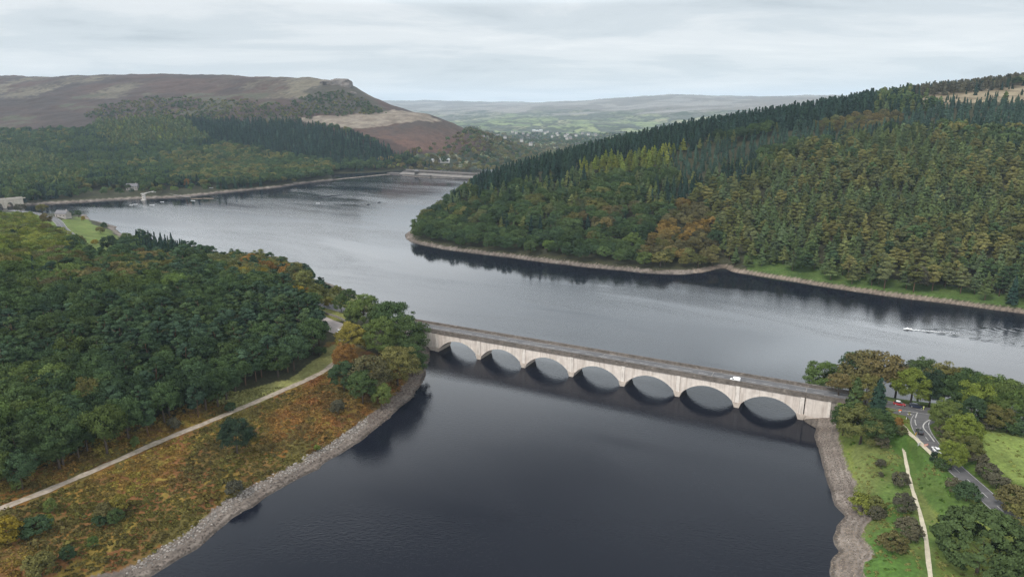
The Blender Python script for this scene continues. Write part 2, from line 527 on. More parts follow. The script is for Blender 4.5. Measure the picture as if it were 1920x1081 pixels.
PATH = [tuple(G(1748, 1110, 4.6)), tuple(G(1742, 1060, 4.8)), tuple(G(1736, 1010, 5.0)), tuple(G(1727, 965, 5.2)), tuple(G(1713, 925, 5.6)), tuple(G(1703, 890, 6.0)), tuple(G(1697, 855, 6.6)), tuple(G(1693, 830, 7.4)), tuple(G(1696, 820, 8.0))]
FOOTWAY = [tuple(G(1765, 868, 10.15)), tuple(G(1744, 848, 10.2)), tuple(G(1722, 826, 10.25)), tuple(G(1708, 814, 10.3)), tuple(G(1692, 798, 10.4)), tuple(G(1676, 784, 10.5))]
CARPARK = [G(608, 592, 10.4), G(625, 600, 10.4), G(642, 606, 10.4), G(648, 611, 10.4), G(643, 622, 10.4), G(632, 627, 10.4), G(612, 620, 10.4), G(598, 612, 10.4), G(596, 598, 10.4)]

# ---------------------------------------------------------------- terrain
CTL = []
for L_ in (SHORE_L, SHORE_FAR, SHORE_R, SHORE_S):
    for p in L_[::2]:
        CTL.append(np.r_[G(*p)[:2], 1.5])
g = lambda px, py, z: CTL.append(G(px, py, z))
pY = lambda px, py, Y, dz=0.0: CTL.append(P(px, py, Y, dz))


def cY(px, Y, z):
    CTL.append(np.array([(px - 960) / FOC / 0.99 * Y, Y, z]))


for rd in (ROAD_MAIN, ROAD_SIDE, ROAD_LEFT, TRACK, PATH, ROAD_BEND): CTL += [np.array(p) for p in rd]
# left bank: wood on a low rounded hill
for a in [(0, 900, 11), (150, 845, 11), (300, 790, 10.5), (430, 735, 10), (540, 705, 10), (605, 650, 10.4), (600, 600, 10.8)]: g(*a)
for a in [(-250, 240, 24), (0, 240, 19), (0, 310, 25), (0, 420, 27), (0, 540, 20), (-250, 330, 40), (-250, 480, 45), (150, 260, 18), (150, 340, 22), (150, 440, 20), (300, 270, 17), (300, 340, 19), (300, 440, 14),
          (480, 310, 14.5), (480, 380, 15), (480, 435, 12), (560, 340, 12), (560, 400, 9.5), (-600, 300, 55), (-600, 160, 30), (-600, 600, 70)]: cY(*a)
for a in [(180, 470, 10), (190, 430, 7), (180, 418, 4), (110, 425, 11.5), (60, 405, 13), (0, 402, 14), (620, 545, 6.5), (640, 560, 8), (700, 575, 5)]: g(*a)
for a in [(120, 990, 7), (250, 950, 6), (400, 870, 6.5), (560, 800, 6.5), (680, 750, 6), (60, 1060, 6.5), (720, 690, 9), (700, 640, 10), (760, 650, 8)]: g(*a)
# right spit
for a in [(1640, 830, 8.6), (1700, 850, 6.7), (1630, 870, 5), (1680, 900, 5.2), (1640, 950, 4.2), (1660, 1000, 4), (1660, 1070, 3.8), (1720, 880, 6.5), (1760, 930, 7), (1800, 990, 6.5), (1850, 1040, 6.5),
          (1870, 800, 10.3), (1900, 860, 10.2), (1850, 870, 10.2), (2000, 900, 10.5), (1650, 745, 9), (1750, 758, 9), (1850, 780, 9), (1560, 760, 9)]: g(*a)
# far bank under the long moor (column px: pairs of row and distance)
for px, prs in {
    -350: [(345, 1000), (300, 1300), (255, 1700), (215, 2050), (165, 2500), (148, 2800)],
    0: [(362, 940, -8), (338, 1120, -12), (300, 1350, -12), (250, 1700, -8), (205, 2050), (165, 2450), (146, 2750)],
    180: [(355, 990, -8), (325, 1180, -12), (285, 1400, -12), (232, 1760, -6), (200, 2050), (165, 2400), (143, 2700)],
    350: [(350, 1040, -8), (315, 1250, -12), (270, 1480, -12), (222, 1760, -4), (195, 2000), (168, 2250), (142, 2600)],
    500: [(338, 1160, -8), (305, 1350, -12), (262, 1540, -10), (222, 1740, -4), (190, 1950), (165, 2130), (145, 2400)],
    590: [(330, 1230, -8), (290, 1430, -10), (245, 1600, -8), (212, 1780), (185, 1920), (162, 2060), (147, 2250)],
    645: [(322, 1300, -8), (282, 1450, -10), (240, 1620), (212, 1790), (185, 1900), (165, 2000), (152, 2090)],
    690: [(316, 1360, -8), (278, 1480, -8), (240, 1640), (212, 1790), (197, 1890), (184, 1960)],
    735: [(310, 1400, -8), (270, 1540), (235, 1680), (216, 1790), (206, 1850)],
    800: [(300, 1480, -10), (264, 1600), (240, 1690), (222, 1770), (216, 1830)],
    860: [(292, 1560, -10), (268, 1680), (248, 1760), (236, 1840)],
    920: [(290, 1700, -10), (270, 1900, -8), (250, 2100, -8)]}.items():
    for q in prs: pY(px, *q)
for a in [(-350, 3600, 225), (0, 3600, 225), (180, 3500, 228), (350, 3400, 225), (500, 3000, 205), (590, 2800, 160), (645, 2600, 90), (735, 2400, 10), (800, 2300, -15), (860, 2300, -25), (645, 3600, -30), (350, 6000, 150), (0, 6000, 180), (500, 5000, 80)]: cY(*a)
# below the dam, the village valley and the far hills
for a in [(800, 330, 1420, -2), (900, 330, 1420, -4)]: pY(*a)
for px, prs in {
    720: [(215, 6500), (200, 8500), (190, 11000)], 830: [(232, 4600), (214, 6500), (202, 8200), (191, 11000)],
    920: [(262, 3000), (243, 3900), (225, 5200), (208, 6800), (194, 8800), (193, 11000)], 1000: [(283, 2500, -6), (262, 3200), (246, 3900), (228, 4900), (212, 6000), (196, 7600), (193, 9500)],
    1100: [(268, 2950), (250, 3600), (234, 4400), (218, 5300), (203, 6300), (188, 7600)], 1200: [(252, 3500), (236, 4200), (220, 5000), (206, 5800), (192, 6800), (183, 7600)],
    1290: [(232, 4200), (216, 4900), (203, 5600), (190, 6400), (179, 7200)], 1400: [(210, 4600), (198, 5300), (188, 6200), (183, 7000)], 1550: [(196, 5000), (186, 5800), (179, 6600)],
    1700: [(186, 5500), (176, 6800)], 1950: [(180, 5800), (172, 7000)]}.items():
    for q in prs: pY(px, *q)
for a in [(700, 13000, 120), (1000, 13000, 120), (1300, 10500, 150), (1600, 10500, 150), (1900, 10500, 150), (2300, 8000, 200), (-300, 11000, 150), (300, 11000, 150)]: cY(*a)
# right hill: a steady slope up from its shore; rows read on the canopy, so the ground lies a tree's height lower
for px, ysh, slope, th, rows in [(830, 690, .10, 13, (430,)), (900, 600, .165, 17, (440, 400, 365, 340)), (1000, 545, .205, 17, (455, 410, 365, 325, 302)), (1100, 532, .225, 17, (465, 415, 365, 310, 282)),
                                 (1200, 520, .235, 17, (475, 420, 360, 300, 258)), (1300, 505, .24, 17, (480, 430, 370, 300, 236)), (1400, 500, .245, 16, (480, 430, 380, 310, 250, 214)), (1550, 462, .245, 16, (500, 440, 370, 300, 240, 200)),
                                 (1700, 436, .245, 15, (510, 440, 360, 290, 230, 186)), (1850, 417, .25, 14, (520, 440, 360, 290, 225, 172)), (2000, 400, .25, 14, (530, 440, 360, 290, 215, 165)), (2350, 362, .25, 14, (560, 440, 360, 280, 200, 150))]:
    for py in rows:
        d = ray(px, py); k = d[2] / d[1]
        Y = (CAM_H - th + slope * ysh) / (slope - k)
        CTL.append(P(px, py, Y, -th))
for px, py, Y, dz in [(1700, 166, 1050, -11), (1740, 156, 1080, -13), (1850, 146, 1120, -14), (1920, 136, 1130, -14), (2000, 140, 1130, -14), (2350, 125, 1130, -14), (1850, 172, 1010, 0), (1740, 186, 990, 0)]:
    pY(px, py, Y, dz)
for a in [(900, 1010, 3), (950, 1060, 2), (1000, 1010, 22), (1100, 1120, 30), (1300, 1150, 55), (1450, 1250, 70), (1600, 1350, 90), (1800, 1500, 140), (2100, 1500, 150), (2400, 1500, 150), (1000, 1400, -25), (1200, 1700, -40), (1050, 2200, -45), (1450, 1900, -10), (1700, 2400, 30), (2100, 2600, 90), (1200, 2400, -45), (1450, 2900, -20), (1700, 3600, 40), (2100, 3600, 100)]: cY(*a)
CTL += [np.array(a, float) for a in [(-260, 60, 35), (-420, 120, 45), (170, 60, 9), (300, 100, 14), (300, 200, 14), (-300, 60, 45)]]
CTL = np.array(CTL)

U0, U1, DU = -1.16, 1.16, 0.0030
W0, W1, DW = math.log(48.0), math.log(12500.0), 0.0042
NU = int((U1 - U0) / DU) + 1
NW = int((W1 - W0) / DW) + 1
us = U0 + DU * np.arange(NU)
ws = W0 + DW * np.arange(NW)


def build_heights():
    a = CTL[:, 0] / CTL[:, 1]; b = np.log(CTL[:, 1]) * 0.75
    key = np.round(np.stack([a, b], 1), 3)
    _, ix = np.unique(key, axis=0, return_index=True)
    a, b, z = a[ix], b[ix], CTL[ix, 2]
    n = len(a)
    phi = lambda r2: 0.5 * r2 * np.log(r2 + 1e-12)
    K = phi((a[:, None] - a) ** 2 + (b[:, None] - b) ** 2) + np.eye(n) * 4e-4
    Q = np.stack([np.ones(n), a, b], 1)
    A = np.block([[K, Q], [Q.T, np.zeros((3, 3))]])
    sol = np.linalg.solve(A, np.r_[z, 0, 0, 0])
    q = 4
    cu = U0 + DU * q * np.arange(NU // q + 3); cw = (W0 + DW * q * np.arange(NW // q + 3)) * 0.75
    Z = np.empty((len(cw), len(cu)))
    for i in range(len(cw)):
        r2 = (cu[:, None] - a) ** 2 + (cw[i] - b) ** 2
        Z[i] = phi(r2) @ sol[:n] + sol[n] + sol[n + 1] * cu + sol[n + 2] * cw[i]
    fi = np.arange(NW) / q; fj = np.arange(NU) / q
    i0 = fi.astype(int); j0 = fj.astype(int); ti = (fi - i0)[:, None]; tj = (fj - j0)[None]
    return ((Z[i0][:, j0] * (1 - tj) + Z[i0][:, j0 + 1] * tj) * (1 - ti) + (Z[i0 + 1][:, j0] * (1 - tj) + Z[i0 + 1][:, j0 + 1] * tj) * ti)


YY = np.exp(ws)[:, None] * np.ones((1, NU))
XX = us[None] * YY
ZT = build_heights()
WB = np.array(WATER)
SD = np.full(XX.shape, 400.0)
near_rows = YY[:, 0] < 1900
xs_, ys_ = XX[near_rows], YY[near_rows]
dd = segdist(xs_, ys_, WATER, True)
ins = inpoly(xs_, ys_, WATER)
SD[near_rows] = np.where(ins, -dd, dd)
# ragged edges
SD += np.where(np.abs(SD) < 60, (fbm(XX / 9.0, YY / 9.0, 5, 3) - 0.5) * 2.2, 0)
far_k = sstep(900, 2500, YY)
ZT = ZT + (fbm(XX / 45, YY / 45, 1, 4) - 0.5) * (1.2 + 10 * far_k) * sstep(15, 70, SD) + (fbm(XX / 420, YY / 420, 3, 4) - 0.5) * 46 * sstep(1900, 3600, YY)
lowland = sstep(1180, 1300, YY) * sstep(-0.27, -0.20, XX / YY)
fl = (3.0 + 0.07 * np.clip(SD - 12, 0, 90)) * (1 - lowland) - 200 * lowland
bank = np.where(SD < 9, 0.30 * SD, 2.7 + 0.75 * (SD - 9))
ZL = np.minimum(bank, np.maximum(ZT, fl))
ZZ = np.where(SD < 0, np.maximum(0.3 * SD, -7), ZL)
ROADS = [('r', ROAD_MAIN, 3.6), ('r', ROAD_SIDE, 3.1), ('r', ROAD_LEFT, 3.6), ('r', TRACK, 1.7), ('r', PATH, 0.8), ('r', ROAD_BEND, 3.6), ('r', FOOTWAY, 0.9)]
RL = [(smooth_line(c, 2.0), w) for _, c, w in ROADS]


def hz(x, y):
    x = np.asarray(x, float); y = np.maximum(np.asarray(y, float), 1.0)
    fj = np.clip((x / y - U0) / DU, 0, NU - 1.001); fi = np.clip((np.log(y) - W0) / DW, 0, NW - 1.001)
    i = fi.astype(int); j = fj.astype(int); a = fi - i; b = fj - j
    return (ZZ[i, j] * (1 - b) + ZZ[i, j + 1] * b) * (1 - a) + (ZZ[i + 1, j] * (1 - b) + ZZ[i + 1, j + 1] * b) * a


def sdw(x, y):
    fj = np.clip((np.asarray(x) / np.asarray(y) - U0) / DU, 0, NU - 1.001).astype(int); fi = np.clip((np.log(np.asarray(y)) - W0) / DW, 0, NW - 1.001).astype(int)
    return SD[fi, fj]


def flatten(line, w, shoulder=5.0):
    x0, y0 = line[:, :2].min(0) - w - shoulder - 2; x1, y1 = line[:, :2].max(0) + w + shoulder + 2
    m = (XX > x0) & (XX < x1) & (YY > y0) & (YY < y1)
    x, y = XX[m], YY[m]
    best = np.full(len(x), 1e18); bz = np.zeros(len(x))
    for p, q in zip(line, line[1:]):
        vx, vy, vz = q - p
        t = np.clip(((x - p[0]) * vx + (y - p[1]) * vy) / (vx * vx + vy * vy + 1e-9), 0, 1)
        d = (x - p[0] - t * vx) ** 2 + (y - p[1] - t * vy) ** 2
        k = d < best
        best[k] = d[k]; bz[k] = (p[2] + t * vz)[k]
    d = np.sqrt(best)
    k = 1 - sstep(w + 1.2, w + 1.2 + shoulder, d)
    ZZ[m] = ZZ[m] * (1 - k) + (bz - 0.12) * k


def abutment_keepout():
    # ground under the bridge stays clear of its first and last span
    s = (XX - BR_A[0]) * BR_D[0] + (YY - BR_A[1]) * BR_D[1]; t = (XX - BR_A[0]) * BR_N[0] + (YY - BR_A[1]) * BR_N[1]
    m = (t > -9) & (t < BR_W + 9) & (s > -22) & (s < 7 * SPAN + 12)
    lim = 0.25 + 0.30 * np.maximum(np.maximum(-1 - s, s - 7 * SPAN - 1), 0)
    ZZ[m] = np.minimum(ZZ[m], lim[m])


for ln, w in RL:
    flatten(ln, w, 6.0 if w > 2 else 2.5)
cpk = np.array(CARPARK)
m_ = segdist(XX, YY, [tuple(p[:2]) for p in cpk], True) < 2.5
m_ |= inpoly(XX, YY, cpk[:, :2])
ZZ[m_] = 10.4
abutment_keepout()
RUNMAX = np.maximum.accumulate((ZZ - CAM_H) / YY, axis=0)


def visible(x, y, ztop, margin=0.004):
    fj = np.clip((x / y - U0) / DU, 0, NU - 1.001).astype(int); fi = np.clip((np.log(y) - W0) / DW, 1, NW - 1.001).astype(int)
    return (ztop - CAM_H) / y > RUNMAX[fi - 1, fj] - margin


def hit(px, py):
    d = ray(px, py)
    Y = np.exp(np.linspace(W0, W1 - .01, 9000))
    x = d[0] / d[1] * Y; z = CAM_H + d[2] / d[1] * Y
    h = np.maximum(hz(x, Y), 0)
    k = np.argmax(z < h)
    if k == 0: k = len(Y) - 1
    a, b = Y[k - 1], Y[k]
    return np.array([d[0] / d[1] * (a + b) / 2, (a + b) / 2, max(0.0, float(hz(d[0] / d[1] * (a + b) / 2, (a + b) / 2)))])


# ---- what grows where (albedo), decided on the ground itself
PX, PY = proj(XX, YY, ZZ)
JX = PX + (fbm(XX / 25, YY / 25, 31, 3) - .5) * 22; JY = PY + (fbm(XX / 25, YY / 25, 37, 3) - .5) * 9
C = np.empty(XX.shape + (3,))
C[:] = (0.040, 0.040, 0.022)
setc = lambda m, c: C.__setitem__(m, np.asarray(c, float))


def blend(m, ca, cb, t):
    t = t[m][:, None]
    C[m] = np.asarray(ca) * (1 - t) + np.asarray(cb) * t


n_a = fbm(XX / 16, YY / 16, 41, 4); n_b = fbm(XX / 5, YY / 5, 43, 3); n_c = fbm(XX / 120, YY / 120, 47, 5); n_d = fbm(XX / 300, YY / 300, 53, 5); n_e = fbm(XX / 60 + n_a * 2, YY / 260, 59, 4)
LW_EDGE = [(-400, 940), (0, 905), (150, 848), (300, 795), (395, 755), (430, 742), (470, 728), (540, 712), (600, 668), (612, 640)]
m_left = (YY < 340) & (XX < 0) & (PX < 840)
m = m_left & inpoly(JX, JY, [(-500, 985), (0, 905)] + LW_EDGE[2:] + [(640, 640), (800, 690), (810, 900), (300, 1200), (-600, 1400)])
t_b = np.clip((n_a - .36) / .28, 0, 1)
blend(m, (0.095, 0.078, 0.024), (0.145, 0.068, 0.026), t_b)
m2 = m & (n_b > .56); blend(m2, (0.15, 0.075, 0.020), (0.17, 0.12, 0.028), np.clip((n_a - .4) / .2, 0, 1))
m2 = m & inpoly(JX, JY, [(410, 745), (500, 700), (600, 655), (650, 640), (640, 680), (560, 722), (450, 768)]); blend(m2, (0.145, 0.150, 0.048), (0.21, 0.20, 0.080), n_b)
m = (YY < 420) & inpoly(JX, JY, [(560, 520), (640, 545), (690, 575), (650, 600), (600, 600)]); blend(m, (0.115, 0.125, 0.030), (0.165, 0.16, 0.05), n_b)
m = inpoly(JX, JY, [(-20, 395), (70, 400), (100, 415), (150, 405), (220, 440), (230, 475), (150, 490), (135, 455), (90, 430), (40, 412), (-20, 412)]) & (YY < 800); blend(m, (0.075, 0.115, 0.024), (0.120, 0.140, 0.040), n_b)
# right spit
m = (XX > 60) & (YY < 300) & (PX > 1480); blend(m, (0.062, 0.105, 0.020), (0.125, 0.145, 0.036), np.clip((n_a * .6 + n_b * .4 - .3) / .4, 0, 1))
m2 = m & inpoly(JX, JY, [(1640, 790), (1690, 780), (1700, 840), (1720, 900), (1750, 980), (1760, 1100), (1600, 1100), (1625, 960), (1590, 850)]); blend(m2, (0.060, 0.112, 0.024), (0.118, 0.138, 0.042), np.clip((n_a - .45) / .25, 0, 1))
m2 = m & inpoly(JX, JY, [(1700, 830), (1740, 830), (1790, 900), (1830, 960), (1780, 1000), (1740, 950), (1715, 900)]); blend(m2, (0.052, 0.104, 0.022), (0.088, 0.122, 0.032), n_b)
m2 = m & inpoly(PX, PY, [(1826, 802), (1960, 800), (1980, 905), (1910, 905), (1862, 875), (1838, 850)]); blend(m2, (0.125, 0.175, 0.040), (0.165, 0.20, 0.058), n_b)
# shores
SW = np.where((XX < 0) & (YY < 420), 6.4, np.where((XX > 40) & (YY < 320), 7.4, np.where(XX > -160, 5.6, 6.5)))
strand = (SD < SW + (n_b - .5) * 2.6) & (SD > -30) & (YY < 1600)
blend(strand, (0.115, 0.094, 0.080), (0.185, 0.158, 0.136), np.clip((n_b * .7 + n_a * .3 - .3) / .4, 0, 1))
m = strand & (PX > 1300) & (PX < 2300) & (PY < 640) & (YY > 330); blend(m, (0.145, 0.112, 0.088), (0.205, 0.168, 0.135), n_b)
m = strand & (PX < 840) & (PY > 560); blend(m, (0.100, 0.080, 0.068), (0.165, 0.140, 0.120), n_b)
C[strand] *= (1 + .20 * np.sin(SD * 3.4 + n_a * 5))[strand][:, None]          # strand lines left by the falling water
wet = strand & (SD < 1.1); C[wet] *= 0.55
# right hill: verge, rides, heath
m = (YY > 330) & (YY < 640) & (XX > 100) & (SD > 6) & (SD < 30) & (JX > 1400); blend(m, (0.044, 0.080, 0.020), (0.072, 0.100, 0.028), n_b)
m = inpoly(JX, JY, [(1690, 186), (1760, 172), (1850, 162), (2100, 140), (2100, 185), (1860, 190), (1740, 196)]) & (YY > 700) & (YY < 1400); blend(m, (0.11, 0.088, 0.055), (0.24, 0.195, 0.13), np.clip((n_a - .3) / .4, 0, 1))
# long moor: heather, bent grass, scree, hillock
moor = (YY > 1450) & (YY < 4000) & inpoly(JX, JY, [(-900, 100), (700, 100), (760, 200), (900, 240), (930, 285), (740, 290), (560, 238), (350, 232), (220, 238), (0, 262), (-900, 280)])
blend(moor, (0.040, 0.029, 0.025), (0.062, 0.038, 0.030), np.clip((n_c - .35) / .3, 0, 1))
m = moor & (n_e > .54) & (PY < 185); blend(m, (0.058, 0.046, 0.035), (0.115, 0.100, 0.072), np.clip((n_e - .54) / .16, 0, 1))
m = moor & (n_c > .55) & (PY > 175) & (PX < 560); blend(m, (0.050, 0.050, 0.034), (0.070, 0.064, 0.042), n_a)
m = inpoly(JX, JY, [(548, 222), (640, 216), (690, 211), (740, 205), (800, 214), (828, 226), (740, 230), (690, 241), (650, 242), (590, 232)]) & (YY > 1450) & (YY < 2100); blend(m, (0.115, 0.092, 0.072), (0.195, 0.165, 0.13), np.clip((n_a - .3) / .4, 0, 1))
m = inpoly(JX, JY, [(672, 248), (720, 238), (780, 226), (830, 228), (880, 246), (895, 270), (820, 290), (740, 268)]) & (YY > 1450) & (YY < 2100); blend(m, (0.052, 0.040, 0.034), (0.095, 0.055, 0.042), np.clip((PY - 235) / 35 + n_a - .5, 0, 1))
m = inpoly(JX, JY, [(640, 150), (660, 158), (720, 200), (735, 208), (690, 211), (600, 212), (560, 200), (575, 170), (610, 155)]) & (YY > 1500) & (YY < 2600); blend(m, (0.040, 0.038, 0.029), (0.062, 0.053, 0.042), n_a)
# distant valley: hedged fields, woods, high moors
far = (YY > 1500) & (XX / YY > -0.26) & ~moor
fx, fy = XX / 135 + 0.9 * n_d, YY / 260 + 0.9 * n_c
ci = np.floor(fx).astype(np.int64); cj = np.floor(fy).astype(np.int64)
best = np.full(XX.shape, 9.0); sec = np.full(XX.shape, 9.0); cid = np.zeros(XX.shape)
for a in (-1, 0, 1):
    for b in (-1, 0, 1):
        qx = ci + a + hash2(ci + a, cj + b, 3); qy = cj + b + hash2(ci + a, cj + b, 5)
        d = np.hypot(fx - qx, fy - qy); h = hash2(ci + a, cj + b, 9)
        k = d < best
        sec = np.where(k, best, np.minimum(sec, d)); cid = np.where(k, h, cid); best = np.where(k, d, best)
pal = np.array([(0.105, 0.130, 0.060), (0.140, 0.160, 0.078), (0.085, 0.110, 0.055), (0.150, 0.150, 0.092), (0.065, 0.072, 0.05), (0.120, 0.145, 0.070), (0.05, 0.058, 0.045)])
colf = pal[np.minimum((cid * 7).astype(int), 6)] * 1.3
edge = (sec - best) < 0.10
colf = np.where(edge[..., None], np.array((0.036, 0.044, 0.034)), colf)
hi = sstep(30, 120, ZZ + (n_d - .5) * 120)
mo = np.array((0.118, 0.108, 0.094)) * (0.7 + 0.6 * n_c[..., None]) + np.where(n_d > .52, .05, 0)[..., None]
colf = colf * (1 - hi[..., None]) + mo * hi[..., None]
wd = (n_c * .6 + n_a * .4 > .53) & (hi < .9)
colf[wd] = (0.045, 0.055, 0.036)
C[far] = colf[far]


def build_terrain():
    v = np.stack([XX, YY, ZZ], -1).reshape(-1, 3)
    i = np.arange(NW - 1)[:, None] * NU + np.arange(NU - 1)[None]
    i = i.ravel()
    f = np.stack([i, i + 1, i + NU + 1, i + NU], 1)
    me = quad_mesh('ground', v, f, True)
    at = me.attributes.new('cover', 'FLOAT_VECTOR', 'POINT')
    at.data.foreach_set('vector', np.clip(C, 0, 1).astype(np.float32).ravel())
    o = link('ground', me, [M_GROUND])
    tag(o, 'moorland hills, wooded slopes, bracken banks and fields round the reservoir', 'ground', kind='structure')


build_terrain()
print('ZRANGE', ZZ.min(), ZZ.max())

me = quad_mesh('water', [(-1600, 20, 0), (1700, 20, 0), (1700, 1420, 0), (-1600, 1420, 0)], [(0, 1, 2, 3)])
tag(link('water', me, [M_WATER]), 'calm dark grey reservoir water with wind streaks', 'water', kind='structure')


def ribbon(name, line, w0, w1, dz, mat, parent=None, follow=True):
    line = np.asarray(line); t = np.gradient(line[:, :2], axis=0); t /= np.linalg.norm(t, axis=1)[:, None] + 1e-9
    nrm = np.stack([-t[:, 1], t[:, 0]], 1)
    v = []
    for p, n in zip(line, nrm):
        j0, j1 = (.75 + .5 * float(vnoise(p[0] / 3.1, p[1] / 3.1, q_)) if name in ('track', 'path', 'footway') else 1 for q_ in (61, 67))
        a = p[:2] + n * w0 * j0; b = p[:2] + n * w1 * j1
        v += [(a[0], a[1], p[2] + dz), (b[0], b[1], p[2] + dz)]
    f = [(2 * k, 2 * k + 1, 2 * k + 3, 2 * k + 2) for k in range(len(line) - 1)]
    return link(name, quad_mesh(name, v, f), [mat], parent)


def dashes(line, a, b, start=0.0):
    s = np.r_[0, np.cumsum(np.linalg.norm(np.diff(line[:, :2], axis=0), axis=1))]
    out = []; k = start
    while k + a < s[-1]:
        q = np.linspace(k, k + a, 3)
        out.append(np.stack([np.interp(q, s, line[:, c]) for c in range(3)], 1)); k += a + b
    return out


def join_ribbons(name, segs, w, dz, mat, parent=None):
    mb = MB()
    for line in segs:
        t = line[-1, :2] - line[0, :2]; t /= np.linalg.norm(t); n = np.array([-t[1], t[0]]) * w
        v = []
        for p in line: v += [(*(p[:2] - n), p[2] + dz), (*(p[:2] + n), p[2] + dz)]
        mb.add(v, [(2 * k, 2 * k + 1, 2 * k + 3, 2 * k + 2) for k in range(len(line) - 1)])
    return mb.build(name, mat, parent)


def build_roads():
    spec = [('road', RL[0], 'grey asphalt main road leading off the viaduct past the parked cars'), ('side_road', RL[1], 'narrow asphalt side road running down to the junction'),
            ('road', RL[2], 'grey road leaving the far end of the viaduct behind the trees'), ('road', RL[5], 'grey road bend among trees beyond the wood')]
    for nm, (ln, w), lb in spec:
        o = ribbon(nm, ln, -w, w, 0.02 if nm == 'road' else 0.028, M_ASPH)
        tag(o, lb, 'road', kind='structure')
        join_ribbons('centre_line', dashes(ln, 3.0, 4.0, 2.0 if nm == 'road' else 16.0), 0.09, 0.036, M_PAINT, o)
        for s in (-1, 1):
            lo = ln[6:] if nm == 'side_road' else ln
            ribbon('edge_line', lo, s * (w - .32) - .07, s * (w - .32) + .07, 0.036, M_PAINT, o)
    # flared mouth of the junction with give-way markings
    a = [G(1664, 772, 10.57), G(1690, 769, 10.57), G(1742, 777, 10.57), G(1775, 783, 10.57), G(1757, 789, 10.5), G(1742, 797, 10.45), G(1738, 805, 10.4), G(1733, 812, 10.35), G(1722, 811, 10.35), G(1716, 800, 10.4), G(1708, 788, 10.45), G(1698, 779, 10.5)]
    mb = MB(); mb.add([(p[0], p[1], p[2] + .03) for p in a], [tuple(range(len(a)))])
    o = tag(mb.build('junction', M_ASPH), 'flared asphalt road junction with worn white markings', 'road', kind='structure')
    k = [G(1668, 767, 10.62), G(1700, 770.5, 10.62), G(1720, 772.5, 10.62)]
    ribbon('edge_line', densify(np.array(k), 3), -.1, .1, .02, M_PAINT, o)
    k = [G(1720, 773, 10.6), G(1718, 778, 10.6), G(1716.5, 783, 10.6)]
    ribbon('give_way_line', densify(np.array(k), 1), -.16, .16, .03, M_PAINT, o)
    k = [G(1715.5, 786, 10.55), G(1716, 791, 10.55), G(1718, 797, 10.5)]
    ribbon('centre_line', densify(np.array(k), 1), -.14, .14, .03, M_PAINT, o)
    q = [G(1700.5, 775, 10.58), G(1711, 776, 10.58), G(1708, 777.3, 10.58), G(1705, 776.6, 10.58), G(1702, 777, 10.58)]
    mb = MB(); mb.add([(p[0], p[1], p[2] + .036) for p in q], [(0, 1, 2, 3, 4)]); mb.build('road_symbol', M_PAINT, o)
    k = [G(1748, 785, 10.55), G(1738, 789, 10.5), G(1731.5, 795, 10.5), G(1730.5, 801, 10.45), G(1735, 807, 10.4), G(1742, 814, 10.35), G(1752, 828, 10.25)]
    ln = smooth_line([tuple(p) for p in k], 1.0, 2)
    tag(ribbon('kerb', ln, -.2, .2, .10, M_PAINT), 'pale kerb curving round the junction corner under the birch', 'kerb', kind='structure')
    tag(ribbon('footway', RL[6][0], -.9, .9, .05, M_PATH), 'pale footway along the verge beside the side road', 'path', kind='structure')
    tag(ribbon('track', RL[3][0], -1.5, 1.5, .03, M_TRACK), 'stony track running between the bracken and the wood', 'track', kind='structure')
    tag(ribbon('path', RL[4][0], -.55, .55, .03, M_PATH), 'pale trodden path winding down the grass bank', 'path', kind='structure')
    c = [(p[0], p[1], p[2] + .05) for p in CARPARK]
    mb = MB(); mb.add(c, [tuple(range(len(c)))])
    tag(mb.build('car_park', M_CARPARK), 'empty pale gravel car park at the edge of the wood', 'car park', kind='structure')


build_roads()

# ---------------------------------------------------------------- the viaduct


def BW(s, t, z):
    p = BR_A + BR_D * s + BR_N * t
    return (p[0], p[1], z)


def bbox_s(mb, s0, s1, t0, t1, z0, z1, m=0):
    v = [BW(s0, t0, z0), BW(s1, t0, z0), BW(s1, t1, z0), BW(s0, t1, z0), BW(s0, t0, z1), BW(s1, t0, z1), BW(s1, t1, z1), BW(s0, t1, z1)]
    return mb.add(v, [(0, 3, 2, 1), (4, 5, 6, 7), (0, 1, 5, 4), (1, 2, 6, 5), (2, 3, 7, 6), (3, 0, 4, 7)], m)


